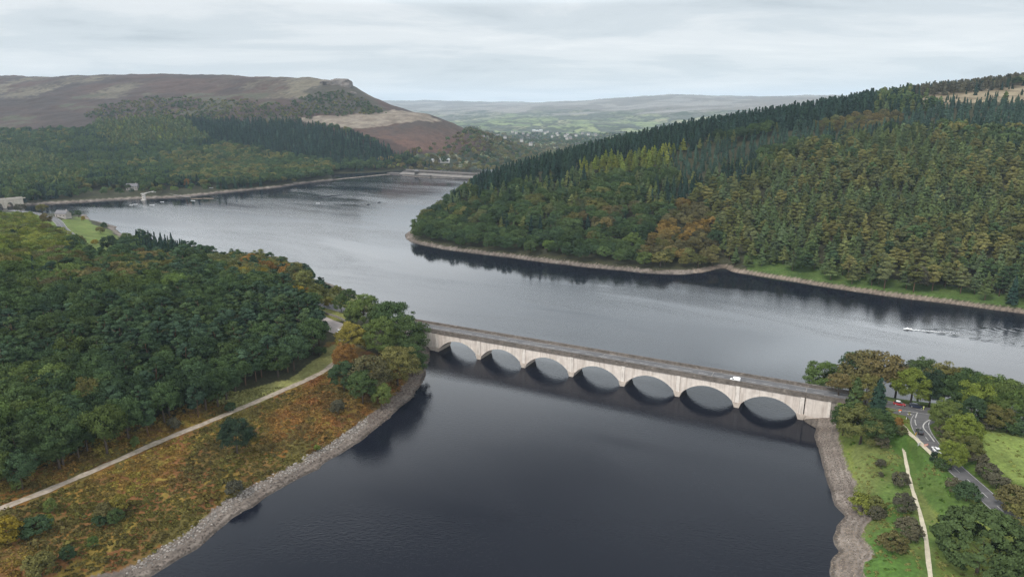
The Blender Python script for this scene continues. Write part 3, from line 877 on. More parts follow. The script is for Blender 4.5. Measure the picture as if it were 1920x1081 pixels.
def build_bridge():
    c = BW(SPAN * 3.5, 5, 0)
    b = tag(empty('bridge', (c[0], c[1], 0)), 'long pale concrete viaduct of seven low arches crossing the reservoir', 'bridge')
    inv = Matrix.Translation((-c[0], -c[1], 0))

    def part(mb, name, mat, bevel=0.0, parent=b):
        o = mb.build(name, mat, parent, bevel=bevel)
        if parent is b: o.data.transform(inv)
        return o
    top = 9.75
    half = SPAN / 2 - 1.72
    z0 = 2.05
    rise = 4.95
    rad = (half * half + rise * rise) / (2 * rise)
    for k in range(7):
        mb = MB()
        n = 28
        xs = [-SPAN / 2 + 0.0] + list(np.linspace(-half, half, n)) + [SPAN / 2]
        zs = [z0 if abs(x) > half - 1e-6 else z0 + rise - rad + math.sqrt(max(rad * rad - x * x, 0)) for x in xs]
        v = []
        for x, z in zip(xs, zs):
            s = SPAN * (k + .5) + x
            v += [BW(s, 0, z), BW(s, 0, top), BW(s, BR_W, top), BW(s, BR_W, z)]
        for i in range(len(xs) - 1):
            a = 4 * i
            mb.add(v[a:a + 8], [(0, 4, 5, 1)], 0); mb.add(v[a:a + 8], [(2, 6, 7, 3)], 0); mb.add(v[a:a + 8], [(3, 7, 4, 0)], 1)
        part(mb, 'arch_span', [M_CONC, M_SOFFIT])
        # raised ring along the arch edge
        mb = MB(); rings = []
        for x in np.linspace(-half - .05, half + .05, 25):
            zi = z0 + rise - rad + math.sqrt(max(rad * rad - x * x, 0)) if abs(x) < half else z0
            nx, nz = x / rad, (zi - (z0 + rise - rad)) / rad
            s = SPAN * (k + .5) + x
            rings.append([BW(s, -.10, zi + .02), BW(s + nx * .55, -.10, zi + nz * .55), BW(s + nx * .55, .05, zi + nz * .55), BW(s, .05, zi + .02)])
        mb.loft(rings); part(mb, 'arch_ring', M_CONC)
        # movement joint over the crown
        mb = MB(); s = SPAN * (k + .5) + 1.2
        bbox_s(mb, s - .10, s + .10, -.045, .05, z0 + rise + .62, top + .02)
        part(mb, 'movement_joint', M_SOFFIT)
    for k in range(8):
        s = SPAN * k
        mb = MB()                                                        # footing that flares up to the springing
        mb.loft([[BW(s - .95, -.55, -6), BW(s + .95, -.55, -6), BW(s + .95, BR_W + .55, -6), BW(s - .95, BR_W + .55, -6)],
                 [BW(s - .95, -.55, -.1), BW(s + .95, -.55, -.1), BW(s + .95, BR_W + .55, -.1), BW(s - .95, BR_W + .55, -.1)],
                 [BW(s - 1.75, -.60, 2.25), BW(s + 1.75, -.60, 2.25), BW(s + 1.75, BR_W + .60, 2.25), BW(s - 1.75, BR_W + .60, 2.25)]], cap=True)
        part(mb, 'pier', M_CONC_WET)
        mb = MB()
        mb.loft([[BW(s - .80, -.40, 2.253), BW(s + .80, -.40, 2.253), BW(s + .80, .02, 2.253), BW(s - .80, .02, 2.253)],
                 [BW(s - .80, -.36, 9.9), BW(s + .80, -.36, 9.9), BW(s + .80, .02, 9.9), BW(s - .80, .02, 9.9)]])
        part(mb, 'pilaster', M_CONC_PALE)
        mb = MB(); bbox_s(mb, s - .80, s + .80, BR_W - .02, BR_W + .36, 2.253, 9.9); part(mb, 'pilaster', M_CONC_PALE)
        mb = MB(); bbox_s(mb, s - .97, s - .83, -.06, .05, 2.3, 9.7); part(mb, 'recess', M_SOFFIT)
    # abutments
    for s0, s1 in ((-26, -1.2), (SPAN * 7 + 1.2, SPAN * 7 + 9.5)):
        mb = MB(); bbox_s(mb, s0, s1, -.12, BR_W + .12, -3, 9.85); part(mb, 'abutment', M_CONC)
        mb = MB(); bbox_s(mb, s0, s1 + .25, -.20, BR_W + .20, -3, 1.9); part(mb, 'plinth', M_CONC_WET)
    mb = MB(); bbox_s(mb, SPAN * 7 + 9.3, SPAN * 7 + 10.4, -.42, BR_W + .42, -3, 10.1); part(mb, 'end_pier', M_CONC_PALE)
    mb = MB(); bbox_s(mb, -4.5, -3.0, -.42, .1, 2, 9.9); part(mb, 'pilaster', M_CONC_PALE)
    sa, sb = -26, SPAN * 7 + 26
    # cornice, parapets with copings
    for t0, t1, tc0, tc1, nm in ((-.42, .02, -.16, .30, 'n'), (BR_W - .02, BR_W + .42, BR_W - .30, BR_W + .16, 'f')):
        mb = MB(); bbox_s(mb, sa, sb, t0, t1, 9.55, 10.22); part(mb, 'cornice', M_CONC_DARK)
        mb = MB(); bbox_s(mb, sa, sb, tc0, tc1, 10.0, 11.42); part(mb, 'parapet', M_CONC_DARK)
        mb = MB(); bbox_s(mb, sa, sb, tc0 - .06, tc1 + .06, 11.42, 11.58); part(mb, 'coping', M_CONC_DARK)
    mb = MB(); bbox_s(mb, sa, sb, .3, BR_W - .3, 9.3, DECK); part(mb, 'carriageway', M_ASPH)
    mb = MB(); bbox_s(mb, sa, sb, .302, 1.55, DECK - .3, DECK + .12); part(mb, 'footway', M_PAVE)
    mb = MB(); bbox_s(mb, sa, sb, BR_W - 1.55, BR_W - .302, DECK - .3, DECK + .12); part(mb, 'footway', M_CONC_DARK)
    mb = MB(); s = sa + 1
    while s < sb - 5:
        mb = MB(); bbox_s(mb, s, s + 4, 4.43, 4.58, DECK + .003, DECK + .008); s += 6.5
        part(mb, 'lane_dash', M_PAINT)
    for t in (1.85, BR_W - 1.85):
        mb = MB(); bbox_s(mb, sa, sb, t - .06, t + .06, DECK + .003, DECK + .008); part(mb, 'edge_line', M_PAINT)
    for k in (0, 1.5, 3.5, 5.5, 7):
        s = SPAN * k + .8
        mb = MB(); bbox_s(mb, s - .16, s + .16, 1.56, BR_W - 1.56, DECK + .009, DECK + .014); part(mb, 'deck_joint', M_PAVE)
    # stone approach wall beyond the pale abutment
    a, e = SPAN * 7 + 10.42, SPAN * 7 + 26
    mb = MB(); bbox_s(mb, a, e, .0, BR_W, 1.0, 9.8); part(mb, 'approach_wall', M_DRYWALL)
    mb = MB(); bbox_s(mb, a, e, -1.5, 0.0, 0.4, 2.4); part(mb, 'footing_ledge', M_CONC_WET)


build_bridge()

# ---------------------------------------------------------------- trees: crowns of many small leaf faces on trunks with limbs


def rdir(n):
    v = rng.normal(size=(n, 3)); return v / np.linalg.norm(v, axis=1)[:, None]


def unit(v): return v / (np.linalg.norm(v, axis=1)[:, None] + 1e-9)


def leaf_mesh(name, c, nrm, size, soft, aspect=1.0, var=None):
    n = len(c)
    nn = unit(nrm + rdir(n) * 0.75)
    a = unit(np.cross(nn, rdir(n))); b = np.cross(nn, a)
    size = np.broadcast_to(np.asarray(size, float), (n,)) * rng.uniform(.7, 1.3, n)
    a = a * (size * .5)[:, None]; b = b * (size * .5 * aspect)[:, None]
    v = np.stack([c - a - b * .6, c + a * .8 - b, c + a + b * .7, c - a * .7 + b], 1).reshape(-1, 3)
    f = np.arange(4 * n).reshape(n, 4)
    me = quad_mesh(name, v, f, True)
    at = me.attributes.new('leafvar', 'FLOAT', 'POINT')
    if var is None: var = rng.random(n)
    at.data.foreach_set('value', np.repeat(np.clip(var, 0, 1), 4).astype(np.float32))
    sn = unit(soft * 0.75 + nn * 0.45)
    me.normals_split_custom_set_from_vertices(np.repeat(sn, 4, 0))
    return me


def crown_broadleaf(name, n, leaf, H=15.0, wide=0.40, low=0.22, clumps=34, spread=1.0, flat=1.0, shell=.55):
    cz = (low + 1) / 2 * H; rz = (1 - low) / 2 * H * .93; rx = wide * H
    d = rdir(clumps * 3); d = d[d[:, 2] > -.55][:clumps]
    k = len(d)
    rr = rng.uniform(shell, .92, k)
    cc = d * rr[:, None] * np.array([rx, rx, rz * flat]) + np.array([0, 0, cz])
    cc[:, :2] += rng.normal(size=(k, 2)) * H * .03
    rc = rng.uniform(.055, .125, k) * H * spread
    cvar = rng.uniform(.25, .75, k)
    w = rc ** 2; ix = rng.choice(k, n, p=w / w.sum())
    out = unit(cc[ix] - np.array([0, 0, cz - .15 * H]))
    dd = unit(rdir(n) + out * .55 + np.array([0, 0, .25]))
    p = cc[ix] + dd * (rc[ix] * rng.uniform(.45, 1.22, n))[:, None] * np.array([1.1, 1.1, .72])
    p[:, 2] = np.maximum(p[:, 2], .04 * H * rng.random(n))
    return leaf_mesh(name, p, dd, leaf, unit(dd * .7 + out * .75), var=cvar[ix] + rng.normal(size=n) * .2)


def crown_pine(name, n, leaf, H=17.0, wide=0.24, low=0.36, clumps=30):
    t = np.sort(rng.uniform(0, 1, clumps)); k = clumps
    prof = wide * H * np.clip(np.sin(np.pi * (0.22 + .78 * (1 - t) * .80)) ** .8, .08, 1) * (1 - .35 * t ** 3)
    ang = rng.uniform(0, 2 * np.pi, k); rr = rng.uniform(.25, 1.0, k) ** .7 * prof * np.where(t > .93, .25, 1)
    cc = np.stack([np.cos(ang) * rr, np.sin(ang) * rr, (low + (1 - low) * t * .96) * H], 1)
    rc = rng.uniform(.075, .13, k) * H * (1 - .35 * t)
    cvar = rng.uniform(.2, .8, k)
    w = rc ** 2; ix = rng.choice(k, n, p=w / w.sum())
    dd = unit(rdir(n) + np.array([0, 0, .45]))
    p = cc[ix] + dd * (rc[ix] * rng.uniform(.5, 1.1, n))[:, None] * np.array([1.1, 1.1, .48])
    ax = np.stack([np.zeros(n), np.zeros(n), np.full(n, .62 * H)], 1)
    return leaf_mesh(name, p, dd, leaf, unit(dd + unit(p - ax) * .6), 1.3, var=cvar[ix] + rng.normal(size=n) * .17)


def crown_cone(name, n, leaf, H=19.0, wide=0.17, low=0.06, whorls=17, droop=.10, fill=.35, power=.85, rag=.25):
    per = 7; t = np.repeat((np.arange(whorls) + .4) / whorls, per); k = len(t)
    t = np.clip(t + rng.normal(size=k) * .012, 0, .995)
    ang = rng.uniform(0, 2 * np.pi, k)
    R_ = wide * H * (1 - t) ** power * rng.uniform(1 - rag, 1 + rag * .6, k) + .02 * H * .3
    cvar = rng.uniform(.2, .8, k)
    ix = rng.choice(k, n, p=(R_ + .3) / (R_ + .3).sum())
    q = rng.uniform(0, 1, n) ** .6
    rad = R_[ix] * q
    a2 = ang[ix] + rng.normal(size=n) * (.28 * (1.1 - q * .5))
    z = (low + (1 - low) * t[ix]) * H - droop * rad * q + rng.normal(size=n) * .012 * H
    p = np.stack([np.cos(a2) * rad, np.sin(a2) * rad, z], 1)
    o = np.stack([np.cos(a2), np.sin(a2), np.full(n, .55)], 1)
    return leaf_mesh(name, p, unit(o + np.array([0, 0, .5])), leaf, unit(o), 1.5, var=cvar[ix] + rng.normal(size=n) * .17)


def trunk_mesh(name, H, r, top, limbs=5, fr=.45):
    mb = MB()
    pts = [Vector((0, 0, -1.2))] + [Vector((random.uniform(-1, 1) * .012 * H * k, random.uniform(-1, 1) * .012 * H * k, H * top * k / 4)) for k in range(1, 5)]
    rad = [r * 1.25, r, r * .8, r * .55, r * .18]
    rings = []
    for p, q in zip(pts, rad):
        rings.append([(p.x + q * math.cos(2 * math.pi * i / 7), p.y + q * math.sin(2 * math.pi * i / 7), p.z) for i in range(7)])
    mb.loft(rings)
    for k in range(limbs):
        a = 2 * math.pi * (k + random.random() * .6) / limbs; zb = H * (fr + .28 * random.random())
        i = min(3, int(zb / (H * top) * 4)); base = pts[i].lerp(pts[i + 1], min(1, zb / (H * top) * 4 - i))
        tip = base + Vector((math.cos(a) * .20 * H, math.sin(a) * .20 * H, (.08 + .12 * random.random()) * H))
        mb.cyl(base, tip, r * .42, r * .10, 5)
    me = bpy.data.meshes.new(name)
    me.from_pydata(mb.v, [], mb.f); me.polygons.foreach_set('use_smooth', [True] * len(mb.f)); me.update()
    return me


# prototypes: fine crowns for near trees, coarse crowns for distant ones
KIND = {
    'pine_tree': dict(H=17.0, fine=[crown_pine('pine_crown', 4200, .46, clumps=random.randint(26, 36), wide=random.uniform(.22, .28), low=random.uniform(.28, .42)) for _ in range(5)],
                      coarse=[crown_pine('pine_crown', 620, 1.2, clumps=24, wide=random.uniform(.22, .28)) for _ in range(4)], trunk=[trunk_mesh('pine_trunk', 17, .26, .93, 5, .5) for _ in range(3)], leaf=M_NEEDLE, bark=M_PINEBARK),
    'broadleaf_tree': dict(H=15.0, fine=[crown_broadleaf('broadleaf_crown', 4800, .43, clumps=random.randint(60, 85), wide=random.uniform(.36, .45), low=random.uniform(.06, .16)) for _ in range(5)],
                           coarse=[crown_broadleaf('broadleaf_crown', 560, 1.25, clumps=34, wide=random.uniform(.36, .44), spread=1.15) for _ in range(4)], trunk=[trunk_mesh('broadleaf_trunk', 15, .34, .75, 6, .25) for _ in range(3)], leaf=M_LEAF, bark=M_BARK),
    'oak_tree': dict(H=13.0, fine=[crown_broadleaf('oak_crown', 3400, .47, H=13, clumps=64, wide=random.uniform(.42, .5), low=.14, spread=1.1) for _ in range(4)],
                     coarse=[crown_broadleaf('oak_crown', 560, 1.15, H=13, clumps=30, wide=.46, low=.14, spread=1.15) for _ in range(3)], trunk=[trunk_mesh('oak_trunk', 13, .36, .7, 7, .22) for _ in range(3)], leaf=M_LEAF, bark=M_BARK),
    'spruce_tree': dict(H=19.0, fine=[crown_cone('spruce_crown', 2300, .56, wide=random.uniform(.14, .19)) for _ in range(4)],
                        coarse=[crown_cone('spruce_crown', 480, 1.35, wide=random.uniform(.15, .19)) for _ in range(4)], trunk=[trunk_mesh('spruce_trunk', 19, .24, .96, 0) for _ in range(2)], leaf=M_NEEDLE, bark=M_BARK),
    'larch_tree': dict(H=18.0, fine=[crown_cone('larch_crown', 2600, .56, H=18, wide=random.uniform(.21, .28), low=random.uniform(.14, .26), whorls=random.randint(10, 14), droop=.0, power=random.uniform(.6, .85), rag=.5) for _ in range(5)],
                       coarse=[crown_cone('larch_crown', 480, 1.3, H=18, wide=random.uniform(.24, .30), low=.2, whorls=9, droop=.0, power=.55, rag=.5) for _ in range(4)], trunk=[trunk_mesh('larch_trunk', 18, .22, .95, 4, .4) for _ in range(2)], leaf=M_NEEDLE, bark=M_PINEBARK),
}
BUSH = [crown_broadleaf('bush_foliage', 2600, .27, H=5.0, wide=.52, low=-.12, clumps=60, spread=1.25) for _ in range(4)]
for m_ in BUSH: m_.materials.append(M_LEAF)
BUSHSTEM = trunk_mesh('bush_stem', 5, .12, .5, 5, .1); BUSHSTEM.materials.append(M_BARK)
GIANT = crown_broadleaf('great_crown', 30000, .46, H=17.0, wide=.60, low=-.05, clumps=360, spread=.62, shell=.80)
GIANT.materials.append(M_LEAF)
BIGB = [crown_broadleaf('broadleaf_crown', 11000, .35, clumps=random.randint(90, 130), wide=random.uniform(.40, .48), low=random.uniform(-.02, .06), spread=.92) for _ in range(6)]
for m_ in BIGB: m_.materials.append(M_LEAF)
BIGC = [crown_cone('cypress_crown', 4200, .45, H=19, wide=.20, low=.02, whorls=26, droop=.02, power=.6, rag=.25) for _ in range(2)]
for m_ in BIGC: m_.materials.append(M_NEEDLE)
for k_ in KIND.values():
    for m_ in k_['fine'] + k_['coarse']: m_.materials.append(k_['leaf'])
    for m_ in k_['trunk']: m_.materials.append(k_['bark'])

PINE = [(.029, .047, .023), (.025, .041, .025), (.036, .053, .023), (.030, .048, .027)]
DKG = [(.034, .053, .021), (.030, .048, .023), (.040, .058, .022)]
GRN = [(.050, .073, .022), (.058, .078, .024), (.045, .066, .025)]
YGR = [(.085, .105, .022), (.105, .115, .026), (.075, .095, .028)]
OLV = [(.072, .076, .026), (.085, .080, .028), (.064, .070, .030)]
LAR = [(.058, .076, .028), (.048, .068, .028), (.074, .082, .030), (.054, .072, .034)]
LAR2 = [(.078, .080, .030), (.088, .084, .028)]
SPR = [(.018, .033, .023), (.016, .030, .023), (.022, .039, .025), (.020, .038, .028)]
DRK = [(.022, .033, .018), (.019, .030, .018), (.025, .036, .019)]
BLU = [(.032, .054, .040), (.037, .061, .042), (.029, .050, .037)]
ORG = [(.125, .068, .022), (.115, .060, .020), (.135, .078, .024)]
GLD = [(.130, .105, .020), (.145, .110, .018), (.120, .102, .024)]
BRN = [(.074, .066, .028), (.066, .061, .030), (.086, .070, .030)]
RST = [(.16, .055, .022), (.17, .065, .025)]
GRY = [(.056, .053, .035), (.049, .047, .033), (.062, .057, .036)]
OAKG = [(.125, .084, .026), (.140, .092, .028), (.108, .080, .028)]
LIFT = 1.62
TONE = {id(PINE): 'dark blue-green', id(DKG): 'deep green', id(GRN): 'mid green', id(YGR): 'yellow-green', id(OLV): 'olive', id(LAR): 'olive-green', id(LAR2): 'tawny', id(SPR): 'near-black green',
        id(BLU): 'bluish green', id(ORG): 'orange-brown', id(GLD): 'golden', id(BRN): 'brownish', id(RST): 'rust-red', id(GRY): 'grey-brown', id(OAKG): 'golden-brown', id(DRK): 'darkest green'}

# stands, later ones over earlier: outline as surveyed, density (0..1), height range, mix, words for the place
STANDS = [
    # --- wood on the near left hill
    ('L', [(-500, 975), (0, 880), (150, 820), (300, 762), (395, 724), (430, 710), (470, 692), (540, 672), (598, 625), (608, 585), (610, 560), (590, 528), (540, 505), (470, 480), (420, 486), (300, 455), (240, 448), (225, 482), (150, 478), (135, 448), (90, 428), (40, 408), (-20, 400), (-500, 380)],
     1.0, (13, 18), [('pine_tree', PINE, 50), ('broadleaf_tree', DKG, 26), ('broadleaf_tree', GRN, 13), ('pine_tree', DKG, 8), ('broadleaf_tree', OLV, 3)], 'in the dense wood above the stony track'),
    ('L', [(-500, 380), (-20, 395), (60, 410), (130, 440), (140, 490), (60, 500), (-500, 500)], 1.0, (11, 15), [('broadleaf_tree', GRN, 30), ('broadleaf_tree', YGR, 38), ('broadleaf_tree', OLV, 16), ('pine_tree', PINE, 8)], 'on the high shoulder of the wood'),
    ('L', [(130, 470), (230, 480), (330, 470), (330, 520), (150, 540), (40, 560), (40, 500)], 1.0, (13, 17), [('broadleaf_tree', OLV, 20), ('pine_tree', PINE, 25), ('broadleaf_tree', BRN, 15), ('broadleaf_tree', GRN, 25), ('spruce_tree', SPR, 15)], 'beside the meadows behind the wood'),
    ('L', [(252, 440), (330, 450), (352, 470), (330, 482), (262, 474)], 1.0, (14, 18), [('spruce_tree', SPR, 75), ('pine_tree', PINE, 25)], 'in the spiky clump on the lake side of the wood'),
    ('L', [(370, 482), (480, 478), (580, 510), (610, 545), (600, 575), (520, 530), (420, 515)], 1.0, (11, 15), [('broadleaf_tree', DKG, 28), ('broadleaf_tree', OLV, 22), ('broadleaf_tree', GLD, 7), ('broadleaf_tree', ORG, 4), ('pine_tree', PINE, 25)], 'along the lake edge of the wood'),
    # --- far bank below the long moor
    ('F', [(-900, 250), (0, 245), (160, 238), (250, 222), (380, 222), (560, 228), (640, 238), (700, 262), (760, 285), (800, 300), (830, 318), (740, 318), (640, 330), (560, 338), (480, 350), (400, 357), (300, 362), (200, 366), (120, 374), (20, 378), (-900, 374)],
     1.0, (12, 18), [('spruce_tree', SPR, 40), ('broadleaf_tree', DKG, 34), ('spruce_tree', BLU, 8), ('broadleaf_tree', OLV, 12), ('larch_tree', LAR, 6)], 'on the far bank below the moor'),
    ('F', [(-900, 262), (0, 268), (60, 280), (160, 305), (170, 335), (60, 350), (-900, 350)], 1.0, (14, 18), [('larch_tree', LAR, 55), ('broadleaf_tree', DKG, 25), ('spruce_tree', SPR, 10), ('larch_tree', LAR2, 10)], 'in the larch stand across the lake'),
    ('F', [(168, 228), (250, 218), (345, 222), (390, 248), (385, 262), (300, 268), (205, 268)], 1.0, (15, 18), [('larch_tree', LAR, 80), ('larch_tree', YGR, 20)], 'in the pale larch block under the moor'),
    ('F', [(345, 222), (560, 226), (660, 250), (740, 278), (740, 300), (640, 300), (560, 290), (480, 278), (395, 262)], 1.0, (16, 20), [('spruce_tree', SPR, 88), ('spruce_tree', BLU, 12)], 'in the dark spruce block under the moor'),
    ('F', [(330, 285), (420, 270), (480, 282), (560, 295), (640, 305), (640, 325), (540, 335), (420, 345), (330, 330)], 1.0, (12, 16), [('broadleaf_tree', DKG, 50), ('broadleaf_tree', OLV, 30), ('spruce_tree', SPR, 10), ('broadleaf_tree', BRN, 10)], 'in the mixed wood across the lake'),
    ('F', [(530, 336), (640, 324), (760, 302), (770, 318), (640, 334), (540, 345)], .8, (8, 11), [('broadleaf_tree', YGR, 45), ('broadleaf_tree', OLV, 40), ('broadleaf_tree', GLD, 15)], 'along the far shoreline'),
    ('F', [(150, 345), (400, 340), (420, 356), (300, 362), (100, 372)], .22, (8, 13), [('broadleaf_tree', DKG, 40), ('broadleaf_tree', GRN, 20), ('broadleaf_tree', OLV, 25), ('broadleaf_tree', BRN, 15)], 'by the mooring across the lake'),
    ('F', [(150, 215), (200, 190), (280, 178), (400, 182), (540, 190), (590, 215), (545, 225), (380, 222), (260, 222)], .45, (5, 9), [('oak_tree', DKG, 50), ('oak_tree', OLV, 50)], 'scattered on the moor slope'),
    ('F', [(545, 185), (580, 172), (640, 168), (690, 188), (728, 206), (690, 208), (620, 212), (560, 208)], .65, (5, 9), [('oak_tree', DKG, 60), ('oak_tree', OLV, 40)], 'on the steep crag slope'),
    # --- valley below the dam
    ('V', [(700, 300), (790, 275), (850, 255), (880, 238), (960, 255), (1050, 262), (1120, 275), (1060, 300), (960, 320), (880, 326), (760, 312)], .85, (10, 16), [('broadleaf_tree', DKG, 38), ('broadleaf_tree', BRN, 22), ('broadleaf_tree', OLV, 28), ('broadleaf_tree', GRY, 12)], 'in the valley beyond the dam'),
    ('V', [(960, 246), (1120, 252), (1250, 240), (1250, 262), (1100, 275), (980, 268)], .5, (10, 15), [('broadleaf_tree', DKG, 60), ('broadleaf_tree', GRY, 20), ('broadleaf_tree', OLV, 20)], 'round the valley village'),
    # --- right-hand hill
    ('R', [(760, 440), (790, 400), (870, 350), (890, 322), (990, 290), (1100, 258), (1290, 210), (1500, 190), (1700, 150), (1920, 118), (2300, 80), (2300, 640), (1920, 548), (1700, 530), (1500, 512), (1380, 500), (1340, 498), (1250, 505), (1170, 500), (1000, 480), (860, 465), (780, 450)],
     1.0, (14, 19), [('spruce_tree', SPR, 38), ('larch_tree', LAR, 22), ('broadleaf_tree', DKG, 26), ('broadleaf_tree', OLV, 14)], 'on the wooded point across the water'),
    ('R', [(880, 320), (990, 285), (1100, 255), (1290, 208), (1500, 190), (1640, 172), (1640, 215), (1500, 232), (1400, 240), (1290, 268), (1120, 305), (1000, 340), (905, 362), (880, 350)], 1.0, (17, 21), [('spruce_tree', SPR, 92), ('spruce_tree', BLU, 8)], 'in the dark spruce ridge'),
    ('R', [(1080, 308), (1160, 290), (1290, 268), (1300, 290), (1220, 318), (1150, 325)], 1.0, (14, 17), [('larch_tree', YGR, 85), ('spruce_tree', SPR, 15)], 'in the yellow larch strip on the ridge'),
    ('R', [(1240, 285), (1330, 262), (1480, 235), (1640, 212), (1800, 190), (2300, 170), (2300, 262), (1920, 240), (1820, 235), (1640, 245), (1480, 268), (1380, 300), (1300, 335)], 1.0, (11, 15), [('spruce_tree', BLU, 75), ('spruce_tree', SPR, 25)], 'in the young blue-green plantation'),
    ('R', [(1530, 222), (1600, 208), (1680, 206), (1690, 222), (1610, 240), (1540, 240)], .9, (7, 10), [('oak_tree', BRN, 60), ('oak_tree', OLV, 40)], 'in the brown thicket between plantations'),
    ('R', [(765, 440), (790, 405), (900, 412), (1010, 430), (1200, 432), (1225, 470), (1225, 504), (1100, 492), (1000, 480), (880, 466), (790, 452)], 1.0, (11, 15), [('broadleaf_tree', DKG, 62), ('broadleaf_tree', GRN, 20), ('broadleaf_tree', OLV, 14), ('broadleaf_tree', GRY, 4)], 'along the shore of the point'),
    ('R', [(780, 420), (830, 385), (900, 370), (960, 385), (900, 410), (800, 412)], 1.0, (11, 15), [('broadleaf_tree', OLV, 40), ('broadleaf_tree', DKG, 40), ('spruce_tree', SPR, 20)], 'on the tip of the point'),
    ('R', [(1060, 400), (1180, 380), (1260, 385), (1215, 440), (1100, 440)], 1.0, (12, 16), [('broadleaf_tree', OLV, 38), ('broadleaf_tree', DKG, 38), ('broadleaf_tree', BRN, 10), ('spruce_tree', SPR, 14)], 'in the mixed hollow of the hill'),
    ('R', [(1212, 470), (1225, 430), (1270, 375), (1320, 362), (1340, 390), (1335, 440), (1345, 490), (1300, 502), (1220, 503)], 1.0, (9, 13), [('oak_tree', OAKG, 55), ('oak_tree', BRN, 25), ('oak_tree', OLV, 20)], 'in the orange oak patch by the inlet'),
    ('R', [(1290, 372), (1330, 350), (1420, 320), (1490, 280), (1600, 252), (1780, 238), (1850, 260), (1900, 290), (2300, 300), (2300, 650), (1920, 545), (1700, 528), (1500, 510), (1385, 500), (1345, 480), (1340, 400)],
     1.0, (15, 21), [('larch_tree', LAR, 50), ('pine_tree', OLV, 22), ('larch_tree', LAR2, 8), ('pine_tree', DKG, 14), ('broadleaf_tree', OLV, 6)], 'in the tall larch and pine wood'),
    ('R', [(1345, 470), (1500, 470), (1700, 485), (1960, 505), (2300, 600), (2300, 650), (1920, 545), (1700, 528), (1500, 510), (1385, 498)], 1.0, (14, 18), [('pine_tree', DKG, 30), ('larch_tree', LAR, 30), ('pine_tree', OLV, 20), ('broadleaf_tree', GRY, 10), ('broadleaf_tree', GRN, 10)], 'on the grassy lower edge of the larch wood'),
    ('R', [(1690, 182), (1760, 168), (1850, 158), (2300, 125), (2300, 178), (1860, 186), (1740, 192)], .22, (5, 9), [('spruce_tree', SPR, 100)], 'dotted over the pale heath'),
    ('R', [(1700, 165), (1740, 152), (1920, 128), (2300, 90), (2300, 140), (1920, 152), (1850, 160), (1720, 172)], 1.0, (12, 16), [('larch_tree', GRY, 70), ('spruce_tree', SPR, 30)], 'in the leafless skyline wood'),
]


def scatter(x0, x1, y0, y1, step, region):
    X, Y = np.meshgrid(np.arange(x0, x1, step), np.arange(y0, y1, step))
    X = (X + rng.uniform(-.42, .42, X.shape) * step).ravel(); Y = (Y + rng.uniform(-.42, .42, Y.shape) * step).ravel()
    k = (np.abs(X / Y) < 1.10)
    X, Y = X[k], Y[k]
    Z = hz(X, Y); d = sdw(X, Y)
    k = (d > np.where((region == 'R') & (proj(X, Y, Z)[0] < 1390), 4.2, 7)) & (Z > (1.0 if region != 'V' else -300))
    X, Y, Z = X[k], Y[k], Z[k]
    for ln, w in RL:
        if ln[:, 0].max() < x0 or ln[:, 0].min() > x1: continue
        k = segdist(X, Y, [tuple(p[:2]) for p in ln[::3]] + [tuple(ln[-1, :2])]) > w + 3.0
        X, Y, Z = X[k], Y[k], Z[k]
    k = segdist(X, Y, [tuple(p[:2]) for p in cpk], True) > 3.5
    k &= ~inpoly(X, Y, cpk[:, :2])
    X, Y, Z = X[k], Y[k], Z[k]
    px, py = proj(X, Y, Z + 9)
    k = (px > -120) & (px < 2040) & visible(X, Y, Z + 19)
    X, Y, Z, px, py = X[k], Y[k], Z[k], px[k], py[k]
    n = len(X); st = np.full(n, -1)
    jx = px + (vnoise(X / 30, Y / 30, 3) - .5) * 18; jy = py + (vnoise(X / 30, Y / 30, 4) - .5) * 8
    for i, s in enumerate(STANDS):
        if s[0] == region: st[inpoly(jx, jy, s[1])] = i
    out = []
    patch = fbm(X / 55, Y / 55, 71, 3)
    for q in range(n):
        if st[q] < 0: continue
        _, _, dens, (h0, h1), mix, _ = STANDS[st[q]]
        if dens < 1 and rng.random() > dens: continue
        w = np.array([m[2] for m in mix], float)
        # neighbours tend to be of one sort
        c = np.cumsum(w) / w.sum(); u = (patch[q] - .22) / .56 * .55 + rng.random() * .45
        mi = min(int(np.searchsorted(c, np.clip(u, 0, .999))), len(mix) - 1)
        kd, pal, _w = mix[mi]
        t = np.array(pal[rng.integers(len(pal))]) * rng.uniform(.70, 1.32) * LIFT
        out.append((kd, X[q], Y[q], Z[q], rng.uniform(h0, h1) * rng.uniform(.9, 1.08), t, st[q], TONE[id(pal)]))
    return out


TREES = scatter(-620, -20, 165, 640, 6.6, 'L')
TREES += scatter(-1700, -100, 880, 2250, 9.0, 'F')
TREES += scatter(-480, 640, 1380, 4200, 15.0, 'V')
TREES += scatter(-170, 1250, 380, 1290, 9.4, 'R')

